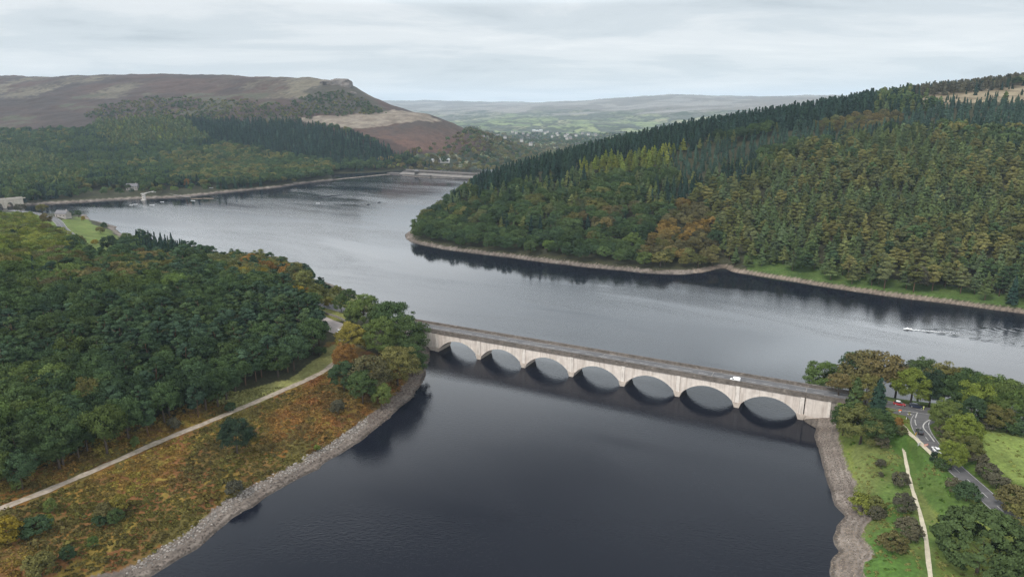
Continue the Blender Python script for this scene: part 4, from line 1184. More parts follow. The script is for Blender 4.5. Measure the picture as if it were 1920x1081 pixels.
# trees, shrubs and hedges that stand apart: (kind, px, py of the foot, height, width factor, palette, label)
ALONE = [
    ('broadleaf_tree', 762, 676, 17, 1.05, DKG, 'tall deep green tree nearest the viaduct, leaning over the shore'),
    ('broadleaf_tree', 738, 640, 16, 1.1, DKG, 'deep green tree behind the clump at the left end of the viaduct parapet'),
    ('broadleaf_tree', 716, 665, 14, 1.05, GRN, 'bright mid-green round tree in the middle of the clump by the viaduct'),
    ('broadleaf_tree', 773, 705, 12, .95, DKG, 'smaller dark tree on the bank just above the stony beach'),
    ('broadleaf_tree', 745, 722, 14, 1.1, OLV, 'olive-topped tree on the water side of the clump'),
    ('oak_tree', 694, 742, 13.5, 1.08, BRN, 'broad orange-brown dome-shaped tree at the front of the clump'),
    ('broadleaf_tree', 648, 700, 11, .8, ORG, 'slim orange tree where the track meets the clump'),
    ('broadleaf_tree', 662, 668, 13, .95, GLD, 'golden-topped tree beside the car park'),
    ('broadleaf_tree', 645, 732, 10, .95, DKG, 'low dark green tree at the track end of the clump'),
    ('broadleaf_tree', 680, 756, 11, 1.0, GRN, 'green tree at the foot of the orange-brown dome'),
    ('broadleaf_tree', 716, 768, 9, .85, YGR, 'yellow-green small tree at the front corner of the clump'),
    ('broadleaf_tree', 684, 620, 15, .95, GRN, 'upright green tree between the car park and the viaduct'),
    ('broadleaf_tree', 662, 610, 9, .8, DKG, 'dark small tree on the verge by the car park bank'),
    ('broadleaf_tree', 712, 625, 12, .9, DKG, 'dark tree behind the upright green one near the viaduct end'),
    ('broadleaf_tree', 640, 585, 8, .9, DKG, 'dark green tree on the lake road verge'),
    ('bush', 598, 548, 6, 1.1, OLV, 'olive round bush first in the lakeside row'),
    ('bush', 613, 553, 6.5, 1.0, DRK, 'nearly black bush second in the lakeside row'),
    ('bush', 631, 557, 7, 1.1, OLV, 'olive bush third in the lakeside row'),
    ('bush', 653, 562, 7, 1.3, DKG, 'wide deep green bush last in the lakeside row'),
    ('bush', 696, 572, 6, 1.2, DKG, 'deep green bush on the rocks above the lake'),
    ('bush', 716, 592, 5.5, 1.0, DRK, 'dark bush overhanging the water by the viaduct'),
    ('bush', 617, 575, 5, 1.1, GLD, 'yellow bush beside the lake road'),
    ('broadleaf_tree', 445, 850, 10.2, .92, DRK, 'dark rounded evergreen standing alone in the bracken'),
    ('bush', 634, 776, 6, .85, GRY, 'grey leafless bush near the front of the clump'),
    ('bush', 441, 928, 5, 1.0, GRY, 'grey-green bush at the top of the stony shore'),
    ('bush', 197, 972, 5, .9, BRN, 'orange-brown small tree in the bracken trio'),
    ('bush', 226, 960, 5.5, .85, GLD, 'golden small tree in the bracken trio'),
    ('bush', 217, 980, 4.2, 1.0, DKG, 'dark green bush in the bracken trio'),
    ('bush', 16, 1015, 7.5, .9, GLD, 'big golden-olive bush at the edge below the track'),
    ('bush', 95, 960, 4, .8, YGR, 'yellow-green sapling below the track'),
    ('bush', 92, 985, 3.6, .7, YGR, 'second yellow-green sapling, nearer the shore'),
    ('bush', 62, 1000, 4.2, 1.8, DKG, 'wide low dark green thicket in the bracken'),
    ('bush', 78, 1080, 6.5, 1.0, OLV, 'olive bush low on the bank by the frame corner'),
    ('bush', 128, 1050, 4.2, .8, DKG, 'small deep green bush beside the olive bush on the bank'),
    ('bush', 176, 1025, 3.2, .8, GRN, 'little bright green bush in the bracken'),
    ('bush', 186, 985, 3.2, 1.2, DKG, 'low green bush below the bracken trio'),
    ('bush', 327, 805, 4.5, .9, GRY, 'grey-green bush between track and wood'),
    ('bush', 432, 771, 3.6, 1.0, DKG, 'small dark bush on the verge of the track'),
    ('bush', 33, 918, 4, .7, YGR, 'yellow sapling between the track and the wood'),
    ('bush', 255, 838, 4, .7, GRN, 'green sapling at the foot of the wood'),
    ('bush', 595, 845, 2.5, .8, YGR, 'tiny yellow-green bush above the stony beach'),
    ('bush', 560, 670, 5, 1.3, OLV, 'olive thicket in the clearing below the wood'),
    ('bush', 600, 665, 4, 1.4, DKG, 'dark scrub in the clearing by the car park'),
    ('bush', 520, 695, 4.5, 1.0, YGR, 'yellow-green bush at the top of the pale clearing'),
    # fields and road bend beyond the wood
    ('broadleaf_tree', 207, 478, 16, 1.0, DRK, 'big nearly black round tree in the green meadow'),
    ('broadleaf_tree', 150, 470, 14, .9, BRN, 'brown-green tree on the meadow edge'),
    ('broadleaf_tree', 240, 462, 13, .85, GRN, 'green tree by the water beyond the meadow'),
    ('broadleaf_tree', 236, 492, 11, .9, GLD, 'golden-orange tree behind the black round tree'),
    ('broadleaf_tree', 290, 520, 10, 1.1, RST, 'bright rust-red tree in front of the spiky conifers'),
    ('broadleaf_tree', 418, 502, 13, 1.0, DRK, 'dark domed tree standing above the lake edge of the wood'),
    ('oak_tree', 485, 500, 14, 1.15, OLV, 'wide umbrella-shaped olive tree on the skyline of the wood'),
    ('bush', 196, 428, 6, 1.0, DKG, 'deep green bush on the rocky lake point'),
    ('bush', 189, 437, 6, 1.2, OLV, 'olive bush behind the rocky lake point'),
    ('broadleaf_tree', 148, 408, 9, 1.1, DKG, 'green tree near the bay by the road bend'),
    ('broadleaf_tree', 132, 410, 9, 1.1, DKG, 'second green tree near the bay, nearer the bend'),
    ('broadleaf_tree', 80, 402, 12, 1.1, OLV, 'olive tree by the pale viaduct across the bay'),
    ('broadleaf_tree', 40, 400, 11, 1.2, GRY, 'grey-green tree beneath the pale viaduct'),
    ('broadleaf_tree', 88, 425, 13, 1.0, BRN, 'dark brown tree inside the road bend'),
    ('bush', 157, 414, 5, .8, GLD, 'yellow bush beside the bay'),
    ('bush', 178, 458, 4, 1.2, GLD, 'yellow-orange bush below the meadow'),
    # mooring across the lake
    ('broadleaf_tree', 278, 358, 17, 1.0, DKG, 'great deep green round tree beside the grey house'),
    ('broadleaf_tree', 352, 352, 14, .9, ORG, 'orange-brown tree by the mooring lawn'),
    ('broadleaf_tree', 383, 353, 15, 1.0, OLV, 'olive tree right of the orange one across the lake'),
    ('broadleaf_tree', 323, 360, 9, .6, YGR, 'slim yellow tree behind the mooring'),
    ('broadleaf_tree', 305, 360, 10, 1.2, DKG, 'spreading green tree between house and mooring lawn'),
    ('spruce_tree', 826, 412, 17, 1.1, SPR, 'lone pointed spruce at the tip of the point'),
    # right spit
    ('great_tree', 1832, 1072, 17.0, 1.0, OLV, 'huge round olive-green tree standing by the road at the corner of the grass'),
    ('cypress_tree', 1598, 792, 15, .95, DKG, 'dark green conical evergreen at the end of the viaduct'),
    ('cypress_tree', 1641, 793, 14.5, .85, SPR, 'darkest pointed evergreen beside the main road'),
    ('broadleaf_tree', 1612, 832, 12.5, 1.12, OLV, 'round orange-tinged green tree at the near end of the viaduct'),
    ('broadleaf_tree', 1642, 826, 10, 1.0, DKG, 'deep green tree tucked against the orange-tinged one'),
    ('broadleaf_tree', 1580, 815, 10, .9, DKG, 'dark green tree masking the viaduct abutment'),
    ('broadleaf_tree', 1621, 770, 12, .9, OLV, 'olive tree between the two pointed evergreens'),
    ('bush', 1676, 805, 4.5, 1.2, ORG, 'orange bush beside the pale footway'),
    ('bush', 1690, 815, 3.5, 1.0, OLV, 'small olive bush where the two paths meet'),
    ('bush', 1652, 840, 4.5, 1.0, GRY, 'grey leafless bush on the grass below the orange bush'),
    ('bush', 1651, 876, 3, 1.0, GRY, 'small grey bush alone on the grass bank'),
    ('bush', 1651, 893, 1.6, 1.0, GRY, 'tiny grey bush lower on the grass bank'),
    ('bush', 1687, 913, 5, .9, GRY, 'grey-brown bush touching the trodden path'),
    ('bush', 1695, 958, 5.5, 1.05, GRY, 'middle grey-brown bush beside the trodden path'),
    ('bush', 1701, 1010, 6, 1.1, GRY, 'large grey-brown bush beside the trodden path'),
    ('bush', 1670, 1032, 5.2, 1.25, BRN, 'brown bush on the grass by the stone pitching'),
    ('bush', 1615, 962, 6.2, 1.05, YGR, 'yellow-green bush at the stone pitching'),
    ('bush', 1638, 960, 5.5, 1.0, OLV, 'olive bush behind the yellow-green one at the pitching'),
    ('bush', 1643, 972, 4, 1.1, GRY, 'grey bush in front of the olive one at the pitching'),
    ('broadleaf_tree', 1766, 812, 11, .8, YGR, 'yellow-green birch on the junction corner'),
    ('bush', 1772, 825, 6, .9, GRY, 'grey thicket under the junction birch'),
    ('broadleaf_tree', 1802, 838, 10.5, .9, YGR, 'bright yellow-green tree on the roadside bank'),
    ('bush', 1786, 845, 7, 1.0, OLV, 'olive thicket left of the bright roadside tree'),
    ('broadleaf_tree', 1815, 865, 8, .85, OLV, 'olive tree in the hedge beside the field corner'),
    ('broadleaf_tree', 1783, 880, 8.5, .85, YGR, 'light green small tree close to the white car'),
    ('bush', 1752, 868, 4, .7, DRK, 'dark slender bush at the road edge by the signs'),
    ('bush', 1766, 880, 4, 1.0, DKG, 'dark bush on the verge below the white car'),
    ('bush', 1790, 920, 4, 1.2, GRY, 'grey scrub on the bank above the side road'),
    ('bush', 1811, 938, 5.6, 1.1, DKG, 'deep green bush between grass and side road'),
    ('bush', 1832, 872, 4.5, 1.2, GRY, 'grey-brown hedge bush at the field corner'),
    ('bush', 1850, 895, 4.5, 1.3, GRY, 'grey-brown hedge bush along the field side'),
    ('bush', 1868, 915, 4.5, 1.3, GRY, 'grey-brown hedge bush nearest the lower field edge'),
    ('bush', 1900, 955, 7, 1.2, BRN, 'brown spreading bush right of the side road'),
    ('bush', 1925, 990, 7, 1.2, OLV, 'olive bush at the frame edge right of the side road'),
    ('broadleaf_tree', 1818, 800, 9.5, .9, DKG, 'dark round tree by the main road hedge'),
    ('bush', 1842, 803, 5, 1.3, GRY, 'grey-green hedge bush along the top of the field'),
    ('broadleaf_tree', 1862, 806, 8.5, 1.1, OLV, 'olive tree in the hedge along the top of the field'),
    ('bush', 1888, 810, 5.5, 1.5, DKG, 'dark hedge bush at the top of the field'),
    ('bush', 1915, 815, 5.5, 1.5, DKG, 'dark hedge bush farthest along the top of the field'),
    ('broadleaf_tree', 1540, 737, 13, 1.0, GRN, 'round green tree standing alone past the end of the viaduct'),
    ('oak_tree', 1572, 741, 8, 1.1, BRN, 'low orange-brown tree beside the viaduct parapet'),
    ('oak_tree', 1592, 742, 8, 1.0, OLV, 'low olive tree between orange-brown tree and evergreens'),
    ('oak_tree', 1612, 735, 15, 1.0, BRN, 'big brown-olive domed tree on the lake side of the road'),
    ('oak_tree', 1648, 742, 15.5, 1.1, BRN, 'biggest brown-olive domed tree on the lake side of the road'),
    ('oak_tree', 1595, 722, 13, .9, DKG, 'deep green tree behind the brown domes'),
    ('oak_tree', 1678, 746, 13, .9, GRY, 'grey-brown thinning tree beside the brown domes'),
    ('broadleaf_tree', 1706, 757, 12.5, 1.0, YGR, 'bright yellow-green tree above the parked dark car'),
    ('broadleaf_tree', 1722, 742, 14.5, .9, DKG, 'deep green tree behind the bright yellow-green one'),
    ('broadleaf_tree', 1742, 762, 13, .75, DRK, 'nearly black narrow tree in the roadside row'),
    ('broadleaf_tree', 1768, 758, 14.5, .95, OLV, 'orange-tinged tree in the roadside row'),
    ('broadleaf_tree', 1782, 770, 12, 1.0, DKG, 'deep green tree in front of the orange-tinged one'),
    ('broadleaf_tree', 1806, 772, 14, .95, DKG, 'tall deep green tree midway along the roadside row'),
    ('broadleaf_tree', 1826, 782, 13.5, 1.0, YGR, 'yellow-topped tree in the roadside row'),
    ('broadleaf_tree', 1850, 782, 14, 1.0, GRN, 'mid green tree past the yellow-topped one'),
    ('broadleaf_tree', 1876, 790, 14, 1.05, GRN, 'mid green spreading tree near the end of the row'),
    ('broadleaf_tree', 1905, 800, 13, 1.05, GRN, 'last mid green tree of the roadside row'),
    ('broadleaf_tree', 1940, 805, 13, 1.05, DKG, 'deep green tree just past the frame end of the row'),
]


def plant(kind, mesh, trunk, loc, sc, rz, t, label, cat, group=None, cache={}):
    """one tree or shrub: an Empty at the foot > trunk, crown"""
    e = empty(kind, loc, rz)
    e.scale = sc
    tag(e, label, cat, group)
    for nm, me, tt in (('stem' if kind == 'bush' else 'trunk', trunk, None), ('foliage' if kind == 'bush' else 'crown', mesh, t)):
        src = cache.get((nm, me.name))
        if src is None:
            o = bpy.data.objects.new(nm, me); cache[(nm, me.name)] = o
        else:
            o = src.copy()
        COL.objects.link(o); o.parent = e
        if tt is not None: o['tint'] = [float(c) for c in tt]
    return e


def build_alone():
    n = {}
    for kd, px, py, h, wf, pal, lb in ALONE:
        h *= 1.08 if kd == 'bush' else (1.32 if px < 800 and py > 560 else 1.22 if px > 1480 else 1.0)
        p = hit(px, py)
        t = np.array(random.choice(pal)) * random.uniform(.92, 1.12) * LIFT
        rz = random.uniform(0, 6.28)
        if kd == 'bush':
            s = h / 5.0; plant('bush', random.choice(BUSH), BUSHSTEM, p, (s * wf, s * wf, s), rz, t, lb, 'bush')
        elif kd == 'great_tree':
            plant('broadleaf_tree', GIANT, KIND['oak_tree']['trunk'][0], p, (1.06, 1.06, 1.06), rz, np.array((.043, .062, .024)) * LIFT, lb, 'tree'); n['broadleaf_tree'] = n.get('broadleaf_tree', 0) + 1
        elif kd == 'cypress_tree':
            s = h / 19.0; plant('cypress_tree', random.choice(BIGC), KIND['spruce_tree']['trunk'][0], p, (s * wf * 1.25, s * wf * 1.25, s), rz, t, lb, 'tree')
        else:
            k = KIND[kd]; s = h / k['H']
            near = p[1] < 420
            me = random.choice(BIGB) if near and kd == 'broadleaf_tree' else random.choice(k['fine'])
            plant(kd, me, random.choice(k['trunk']), p, (s * wf, s * wf, s), rz, t, lb, 'tree'); n[kd] = n.get(kd, 0) + 1
    return n


def build_woods(used):
    ext = bpy.data.collections.new('tree_patterns')           # patterns for the massed woods; not linked to the scene
    idx = {}
    for kd, k in KIND.items():
        for m_i, me in enumerate(k['fine'] + k['coarse']):
            o = bpy.data.objects.new('pattern_%03d' % len(idx), me); ext.objects.link(o); idx[(kd, m_i)] = len(idx)
    word = {'pine_tree': 'pine', 'broadleaf_tree': 'broadleaf', 'oak_tree': 'oak', 'spruce_tree': 'spruce', 'larch_tree': 'larch'}
    size = {'pine_tree': 'tall', 'broadleaf_tree': 'leafy', 'oak_tree': 'low spreading', 'spruce_tree': 'pointed', 'larch_tree': 'soft-topped'}
    for kd, k in KIND.items():
        rows = [r for r in TREES if r[0] == kd]

        def shown(r):
            px, py = proj(r[1], r[2], r[3] + r[4] * .6)
            ok = -10 < px < 1930 and py < 1090
            return (r[4] / math.hypot(r[1], r[2])) * (1 if ok else .02)
        rows.sort(key=shown, reverse=True)
        cap = max(0, 296 - used.get(kd, 0))
        for r in rows[:cap]:
            _, x, y, z, h, t, st, tone = r
            s = h / k['H']; w = s * random.uniform(.92, 1.22) * (.9 if STANDS[st][0] == 'L' else 1)
            lb = f"{tone} {size[kd]} {word[kd]} {STANDS[st][5]}"
            fine = math.hypot(x, y) < 1000
            plant(kd, random.choice(k['fine' if fine else 'coarse']), random.choice(k['trunk']), (x, y, z - .15), (w, w, s), random.uniform(0, 6.28), t, lb, 'tree', f"{tone} {word[kd]} trees {STANDS[st][5]}")
        rest = rows[cap:]
        if rest:
            massed(f"{word[kd]}_wood", [(r[1], r[2], r[3] - .15) for r in rest], [random.uniform(0, 6.28) for _ in rest],
                   [r[4] / k['H'] for r in rest], [idx[(kd, random.randrange(len(k['fine'])) if math.hypot(r[1], r[2]) < 900 else len(k['fine']) + random.randrange(len(k['coarse'])))] for r in rest], [r[5] for r in rest], ext,
                   f"dense mass of {word[kd]} trees covering the slopes round the lake", 'wood')


def massed(name, pts, rots, scs, ids, tints, ext, label, cat):
    me = bpy.data.meshes.new(name)
    me.from_pydata([tuple(map(float, p)) for p in pts], [], [])
    n = len(pts)
    r = np.zeros((n, 3), np.float32); r[:, 2] = rots
    for nm, ty, key, arr in (('rot', 'FLOAT_VECTOR', 'vector', r), ('sc', 'FLOAT', 'value', np.asarray(scs, np.float32)), ('pick', 'INT', 'value', np.asarray(ids, np.int32)), ('tint', 'FLOAT_VECTOR', 'vector', np.asarray(tints, np.float32))):
        a = me.attributes.new(nm, ty, 'POINT'); a.data.foreach_set(key, arr.ravel())
    o = link(name, me)
    ng = bpy.data.node_groups.new(name + '_spread', 'GeometryNodeTree')
    ng.interface.new_socket('Geometry', in_out='INPUT', socket_type='NodeSocketGeometry')
    ng.interface.new_socket('Geometry', in_out='OUTPUT', socket_type='NodeSocketGeometry')
    N = ng.nodes; L = ng.links.new
    gi = N.new('NodeGroupInput'); go = N.new('NodeGroupOutput')
    ci = N.new('GeometryNodeCollectionInfo'); ci.inputs['Collection'].default_value = ext
    ci.inputs['Separate Children'].default_value = True; ci.inputs['Reset Children'].default_value = True
    ip = N.new('GeometryNodeInstanceOnPoints'); ip.inputs['Pick Instance'].default_value = True

    def named(nm, ty):
        q = N.new('GeometryNodeInputNamedAttribute'); q.data_type = ty; q.inputs['Name'].default_value = nm
        return next(s for s in q.outputs if s.name == 'Attribute' and s.enabled)
    L(gi.outputs[0], ip.inputs['Points']); L(ci.outputs[0], ip.inputs['Instance'])
    L(named('pick', 'INT'), ip.inputs['Instance Index'])
    e2r = N.new('FunctionNodeEulerToRotation'); L(named('rot', 'FLOAT_VECTOR'), e2r.inputs[0]); L(e2r.outputs[0], ip.inputs['Rotation'])
    L(named('sc', 'FLOAT'), ip.inputs['Scale'])
    L(ip.outputs[0], go.inputs[0])
    md = o.modifiers.new('spread', 'NODES'); md.node_group = ng
    tag(o, label, cat, kind='stuff')
    return o


used_ = build_alone()
build_woods(used_)
print('TREES', len(TREES), used_)


def frond_mesh(name, n, r, h, leaf):
    a = rng.uniform(0, 6.28, n); q = rng.uniform(0, 1, n) ** .5
    p = np.stack([np.cos(a) * r * q, np.sin(a) * r * q, h * (1 - .7 * q ** 2) * rng.uniform(.5, 1.1, n)], 1)
    o = np.stack([np.cos(a) * q, np.sin(a) * q, np.full(n, .9)], 1)
    return leaf_mesh(name, p, unit(o), leaf, unit(o), 1.7)


def stone_mesh(name):
    bm = bmesh.new(); bmesh.ops.create_icosphere(bm, subdivisions=1, radius=.5)
    for v in bm.verts:
        v.co *= random.uniform(.72, 1.18); v.co.z *= .6
    me = bpy.data.meshes.new(name); bm.to_mesh(me); bm.free()
    a = me.attributes.new('leafvar', 'FLOAT', 'POINT'); a.data.foreach_set('value', np.full(len(me.vertices), .5, np.float32))
    me.materials.append(M_STONE); return me


def area_points(poly_px, zref, step, test):
    w = np.array([G(*p, zref)[:2] for p in poly_px])
    x0, y0 = w.min(0); x1, y1 = w.max(0)
    X, Y = np.meshgrid(np.arange(x0, x1, step), np.arange(y0, y1, step))
    X = (X + rng.uniform(-.5, .5, X.shape) * step).ravel(); Y = (Y + rng.uniform(-.5, .5, Y.shape) * step).ravel()
    k = inpoly(X, Y, w); X, Y = X[k], Y[k]
    k = test(X, Y); X, Y = X[k], Y[k]
    for ln, wd in RL:
        k = segdist(X, Y, [tuple(p[:2]) for p in ln[::3]] + [tuple(ln[-1, :2])]) > wd + .9
        X, Y = X[k], Y[k]
    return X, Y, hz(X, Y)


def build_ground_cover():
    ext = bpy.data.collections.new('cover_patterns')
    fr = [frond_mesh('frond', 40, 1.0, .50, .36) for _ in range(4)]
    for i, me in enumerate(fr):
        me.materials.append(M_BRACKEN); ext.objects.link(bpy.data.objects.new('pattern_%03d' % i, me))
    P_ = [(-260, 1040), (0, 905), (150, 848), (300, 795), (395, 757), (430, 744), (560, 722), (640, 678), (720, 690), (800, 690), (800, 830), (400, 1200), (-260, 1300)]
    X, Y, Z = area_points(P_, 8, 1.28, lambda x, y: sdw(x, y) > 6.7)
    na = fbm(X / 15, Y / 15, 41, 4); nb = fbm(X / 4, Y / 4, 43, 3); nc = fbm(X / 34, Y / 34, 91, 3)
    rust = np.array((.175, .074, .029)); ochre = np.array((.190, .122, .034)); yel = np.array((.175, .145, .034)); olive = np.array((.078, .080, .024)); green = np.array((.050, .068, .022)); brown = np.array((.095, .060, .034))
    px, py = proj(X, Y, Z)
    k1 = np.clip(np.clip((px - 300) / 380, 0, 1) * .75 + (na - .5) * 1.6 + .12, 0, 1)[:, None]        # rustier towards the viaduct
    k2 = sstep(.40, .58, nc)[:, None]; k3 = sstep(.50, .62, nb)[:, None]; k4 = sstep(.52, .64, fbm(X / 7, Y / 7, 97, 3))[:, None]
    T = (ochre * (1 - k3) + yel * k3) * (1 - k1) + (rust * (1 - .45 * k3) + ochre * .45 * k3) * k1
    T = T * (1 - .8 * k2) + olive * .8 * k2
    T = T * (1 - .6 * k4) + (brown * .5 + olive * .5) * .6 * k4
    clr = inpoly(px, py, [(400, 752), (500, 695), (600, 640), (650, 635), (640, 680), (560, 724), (450, 770)])
    T = np.where(clr[:, None], np.array((.185, .180, .065)), T)
    T = T * rng.uniform(.68, 1.28, len(X))[:, None] * 1.15
    keep = rng.random(len(X)) < .93
    massed('bracken', np.stack([X, Y, Z - .1], 1)[keep], rng.uniform(0, 6.28, len(X))[keep], (rng.uniform(.5, 1.1, len(X)) + .9 * (rng.random(len(X)) < .035))[keep], rng.integers(0, 4, len(X))[keep], T[keep], ext, 'rust, ochre and olive bracken covering the bank between track and shore', 'bracken')
    # grass tussocks on the right-hand bank
    ext2 = bpy.data.collections.new('tussock_patterns')
    for i in range(3):
        me = frond_mesh('tussock', 18, .6, .38, .30); me.materials.append(M_BRACKEN); ext2.objects.link(bpy.data.objects.new('pattern_%03d' % i, me))
    P_ = [(1575, 820), (1690, 780), (1740, 830), (1830, 950), (1930, 1080), (1930, 1120), (1560, 1120), (1600, 940)]
    X, Y, Z = area_points(P_, 6, 1.25, lambda x, y: sdw(x, y) > 8.0)
    na = fbm(X / 14, Y / 14, 41, 4)
    T = np.where((na > .50)[:, None], np.array((.165, .165, .055)), np.array((.085, .150, .030))) * rng.uniform(.8, 1.2, len(X))[:, None]
    k = rng.random(len(X)) < np.where(na > .5, .45, .12)
    P2 = [(1828, 806), (1930, 803), (1960, 900), (1915, 898), (1864, 870), (1842, 846)]
    X2, Y2, Z2 = area_points(P2, 10.3, 1.5, lambda x, y: sdw(x, y) > 9.6)
    T2 = np.array((.20, .225, .065)) * rng.uniform(.8, 1.15, len(X2))[:, None]
    k2 = rng.random(len(X2)) < .18
    XA = np.r_[X[k], X2[k2]]; n = len(XA)
    massed('grass', np.stack([XA, np.r_[Y[k], Y2[k2]], np.r_[Z[k], Z2[k2]] - .08], 1), rng.uniform(0, 6.28, n), rng.uniform(.6, 1.2, n), rng.integers(0, 3, n), np.r_[T[k], T2[k2]], ext2, 'rough tufted grass on the bank and field by the junction', 'grass')
    # stones along the strand
    ext3 = bpy.data.collections.new('stone_patterns')
    for i in range(4): ext3.objects.link(bpy.data.objects.new('pattern_%03d' % i, stone_mesh('stone')))
    pts = []
    band = lambda lo, hi: (lambda x, y: (sdw(x, y) > lo) & (sdw(x, y) < hi))
    X, Y, Z = area_points([(150, 1140), (800, 640), (840, 640), (840, 760), (400, 1140)], 1, .62, band(.2, 6.6))
    pl = (proj(X, Y, Z)[0] > 690)
    c = np.where((sdw(X, Y) < 3.2)[:, None], np.array((.125, .104, .090)), np.array((.235, .212, .190)))
    c = np.where(pl[:, None], np.array((.125, .098, .084)), c)
    k = rng.random(len(X)) < np.where(sdw(X, Y) < 4, .45, .85)
    pts.append((X[k], Y[k], Z[k], rng.uniform(.35, .95, k.sum()), c[k] * rng.uniform(.5, 1.35, k.sum())[:, None]))
    X, Y, Z = area_points([(1515, 775), (1600, 775), (1640, 900), (1640, 1140), (1540, 1140), (1550, 930), (1520, 830)], 2, .55, band(.1, 7.6))
    pxx, pyy = proj(X, Y, Z)
    c = np.where((pyy > 985)[:, None], np.array((.170, .136, .106)), np.array((.132, .107, .090)))
    k = rng.random(len(X)) < .8
    pts.append((X[k], Y[k], Z[k] - .05, rng.uniform(.30, .62, k.sum()), c[k] * (rng.uniform(.55, 1.35, k.sum()) * (1 + .22 * np.sin(sdw(X, Y)[k] * 2.6 + fbm(X[k] / 12, Y[k] / 12, 5, 2) * 4)))[:, None]))
    X, Y, Z = area_points([(740, 425), (1000, 480), (1300, 505), (1600, 540), (2000, 590), (2000, 610), (1600, 555), (1300, 522), (1000, 496), (750, 458)], 1, 1.5, band(.2, 6.0))
    k = rng.random(len(X)) < .5
    pts.append((X[k], Y[k], Z[k], rng.uniform(.5, 1.3, k.sum()), np.array((.17, .138, .112)) * rng.uniform(.5, 1.35, k.sum())[:, None]))
    X, Y, Z = (np.concatenate([p[i] for p in pts]) for i in range(3)); s = np.concatenate([p[3] for p in pts]); T = np.concatenate([p[4] for p in pts]); n = len(X)
    massed('stones', np.stack([X, Y, Z + .02], 1), rng.uniform(0, 6.28, n), s, rng.integers(0, 4, n), T, ext3, 'loose pale stones and rubble along the drawn-down shore', 'stones')
    print('COVER', n)


build_ground_cover()
#@@PART3@@
# ---------------------------------------------------------------- vehicles
def sec(x, w0, w1, z0, z1, zm):
    """one cross-section of a car body: narrow sill, wide waist, shoulder"""
    return [(x, -w0, z0), (x, -w1, zm), (x, -w1 * .95, z1), (x, w1 * .95, z1), (x, w1, zm), (x, w0, z0)]


def wheel(x, y, parent, r=.32):
    s = 1 if y > 0 else -1
    w = MB(); w.cyl((x, y - .1 * s, r), (x, y + .11 * s, r), r, r, 14)
    o = w.build('wheel', M_TYRE, parent)
    m = MB(); m.cyl((x, y + .111 * s, r), (x, y + .125 * s, r), r * .62, r * .55, 10); m.build('rim', M_RIM, o)


def lamps(parent, xf, xr, w, z):
    for s in (-1, 1):
        m = MB(); m.box(xf - .06, s * w - .19, z - .08, xf + .03, s * w + .13, z + .07); m.build('headlight', M_LAMP, parent, bevel=.02)
        m = MB(); m.box(xr - .03, s * w - .15, z - .05, xr + .06, s * w + .12, z + .18); m.build('tail_light', M_TAIL, parent, bevel=.02)


def make_car(loc, heading, paint, label, kind='hatch', roof=None, L=4.3):
    e = tag(empty('car', loc, heading), label, 'car')
    h = L / 2; m = MB()
    if kind == 'estate':
        prof = [(-h, .62, .76, .45, .82, .62), (-h + .12, .74, .86, .28, .98, .62), (-h + 1.0, .80, .90, .22, 1.02, .62), (h - 1.2, .80, .90, .22, .98, .62), (h - .35, .74, .85, .24, .86, .60), (h, .60, .72, .40, .66, .55)]
        cab = [(-h + .10, .70, .985), (-h + .32, .63, 1.56), (h - 1.95, .64, 1.58), (h - 1.15, .72, .975)]
    else:
        prof = [(-h, .60, .74, .42, .80, .60), (-h + .18, .74, .85, .26, .94, .60), (-h + 1.0, .80, .88, .20, .95, .60), (h - 1.2, .80, .88, .20, .92, .60), (h - .35, .72, .83, .22, .78, .56), (h, .58, .70, .36, .60, .50)]
        cab = [(-h + .18, .68, .94), (-h + .85, .60, 1.43), (h - 2.0, .61, 1.45), (h - 1.05, .70, .915)]
    m.loft([sec(*p) for p in prof]); m.build('body', paint, e, smooth=False, bevel=.03)
    g_ = MB(); r0 = []
    bot = [(cab[0][0], cab[0][1], cab[0][2]), (cab[3][0], cab[3][1], cab[3][2])]
    a, b, c, d = cab
    v = [(a[0], -a[1], a[2] - .03), (d[0], -d[1], d[2] - .03), (d[0], d[1], d[2] - .03), (a[0], a[1], a[2] - .03), (b[0], -b[1], b[2]), (c[0], -c[1], c[2]), (c[0], c[1], c[2]), (b[0], b[1], b[2])]
    g_.add(v, [(0, 3, 2, 1), (4, 5, 6, 7), (0, 1, 5, 4), (1, 2, 6, 5), (2, 3, 7, 6), (3, 0, 4, 7)]); g_.build('windows', M_GLASS, e, bevel=.03)
    m = MB(); m.box(b[0] + .05, -b[1] + .02, b[2] - .02, c[0] - .05, b[1] - .02, b[2] + .035); m.build('roof', roof or paint, e, bevel=.02)
    for x in (-h + .85, h - .82):
        for y in (-.78, .78): wheel(x, y, e)
    lamps(e, h - .04, -h + .04, .56, .66)
    for s in (-1, 1):
        m = MB(); m.box(h - 1.55, s * .93 - .08, .93, h - 1.40, s * .93 + .08, 1.06); m.build('mirror', paint, e, bevel=.02)
    return e


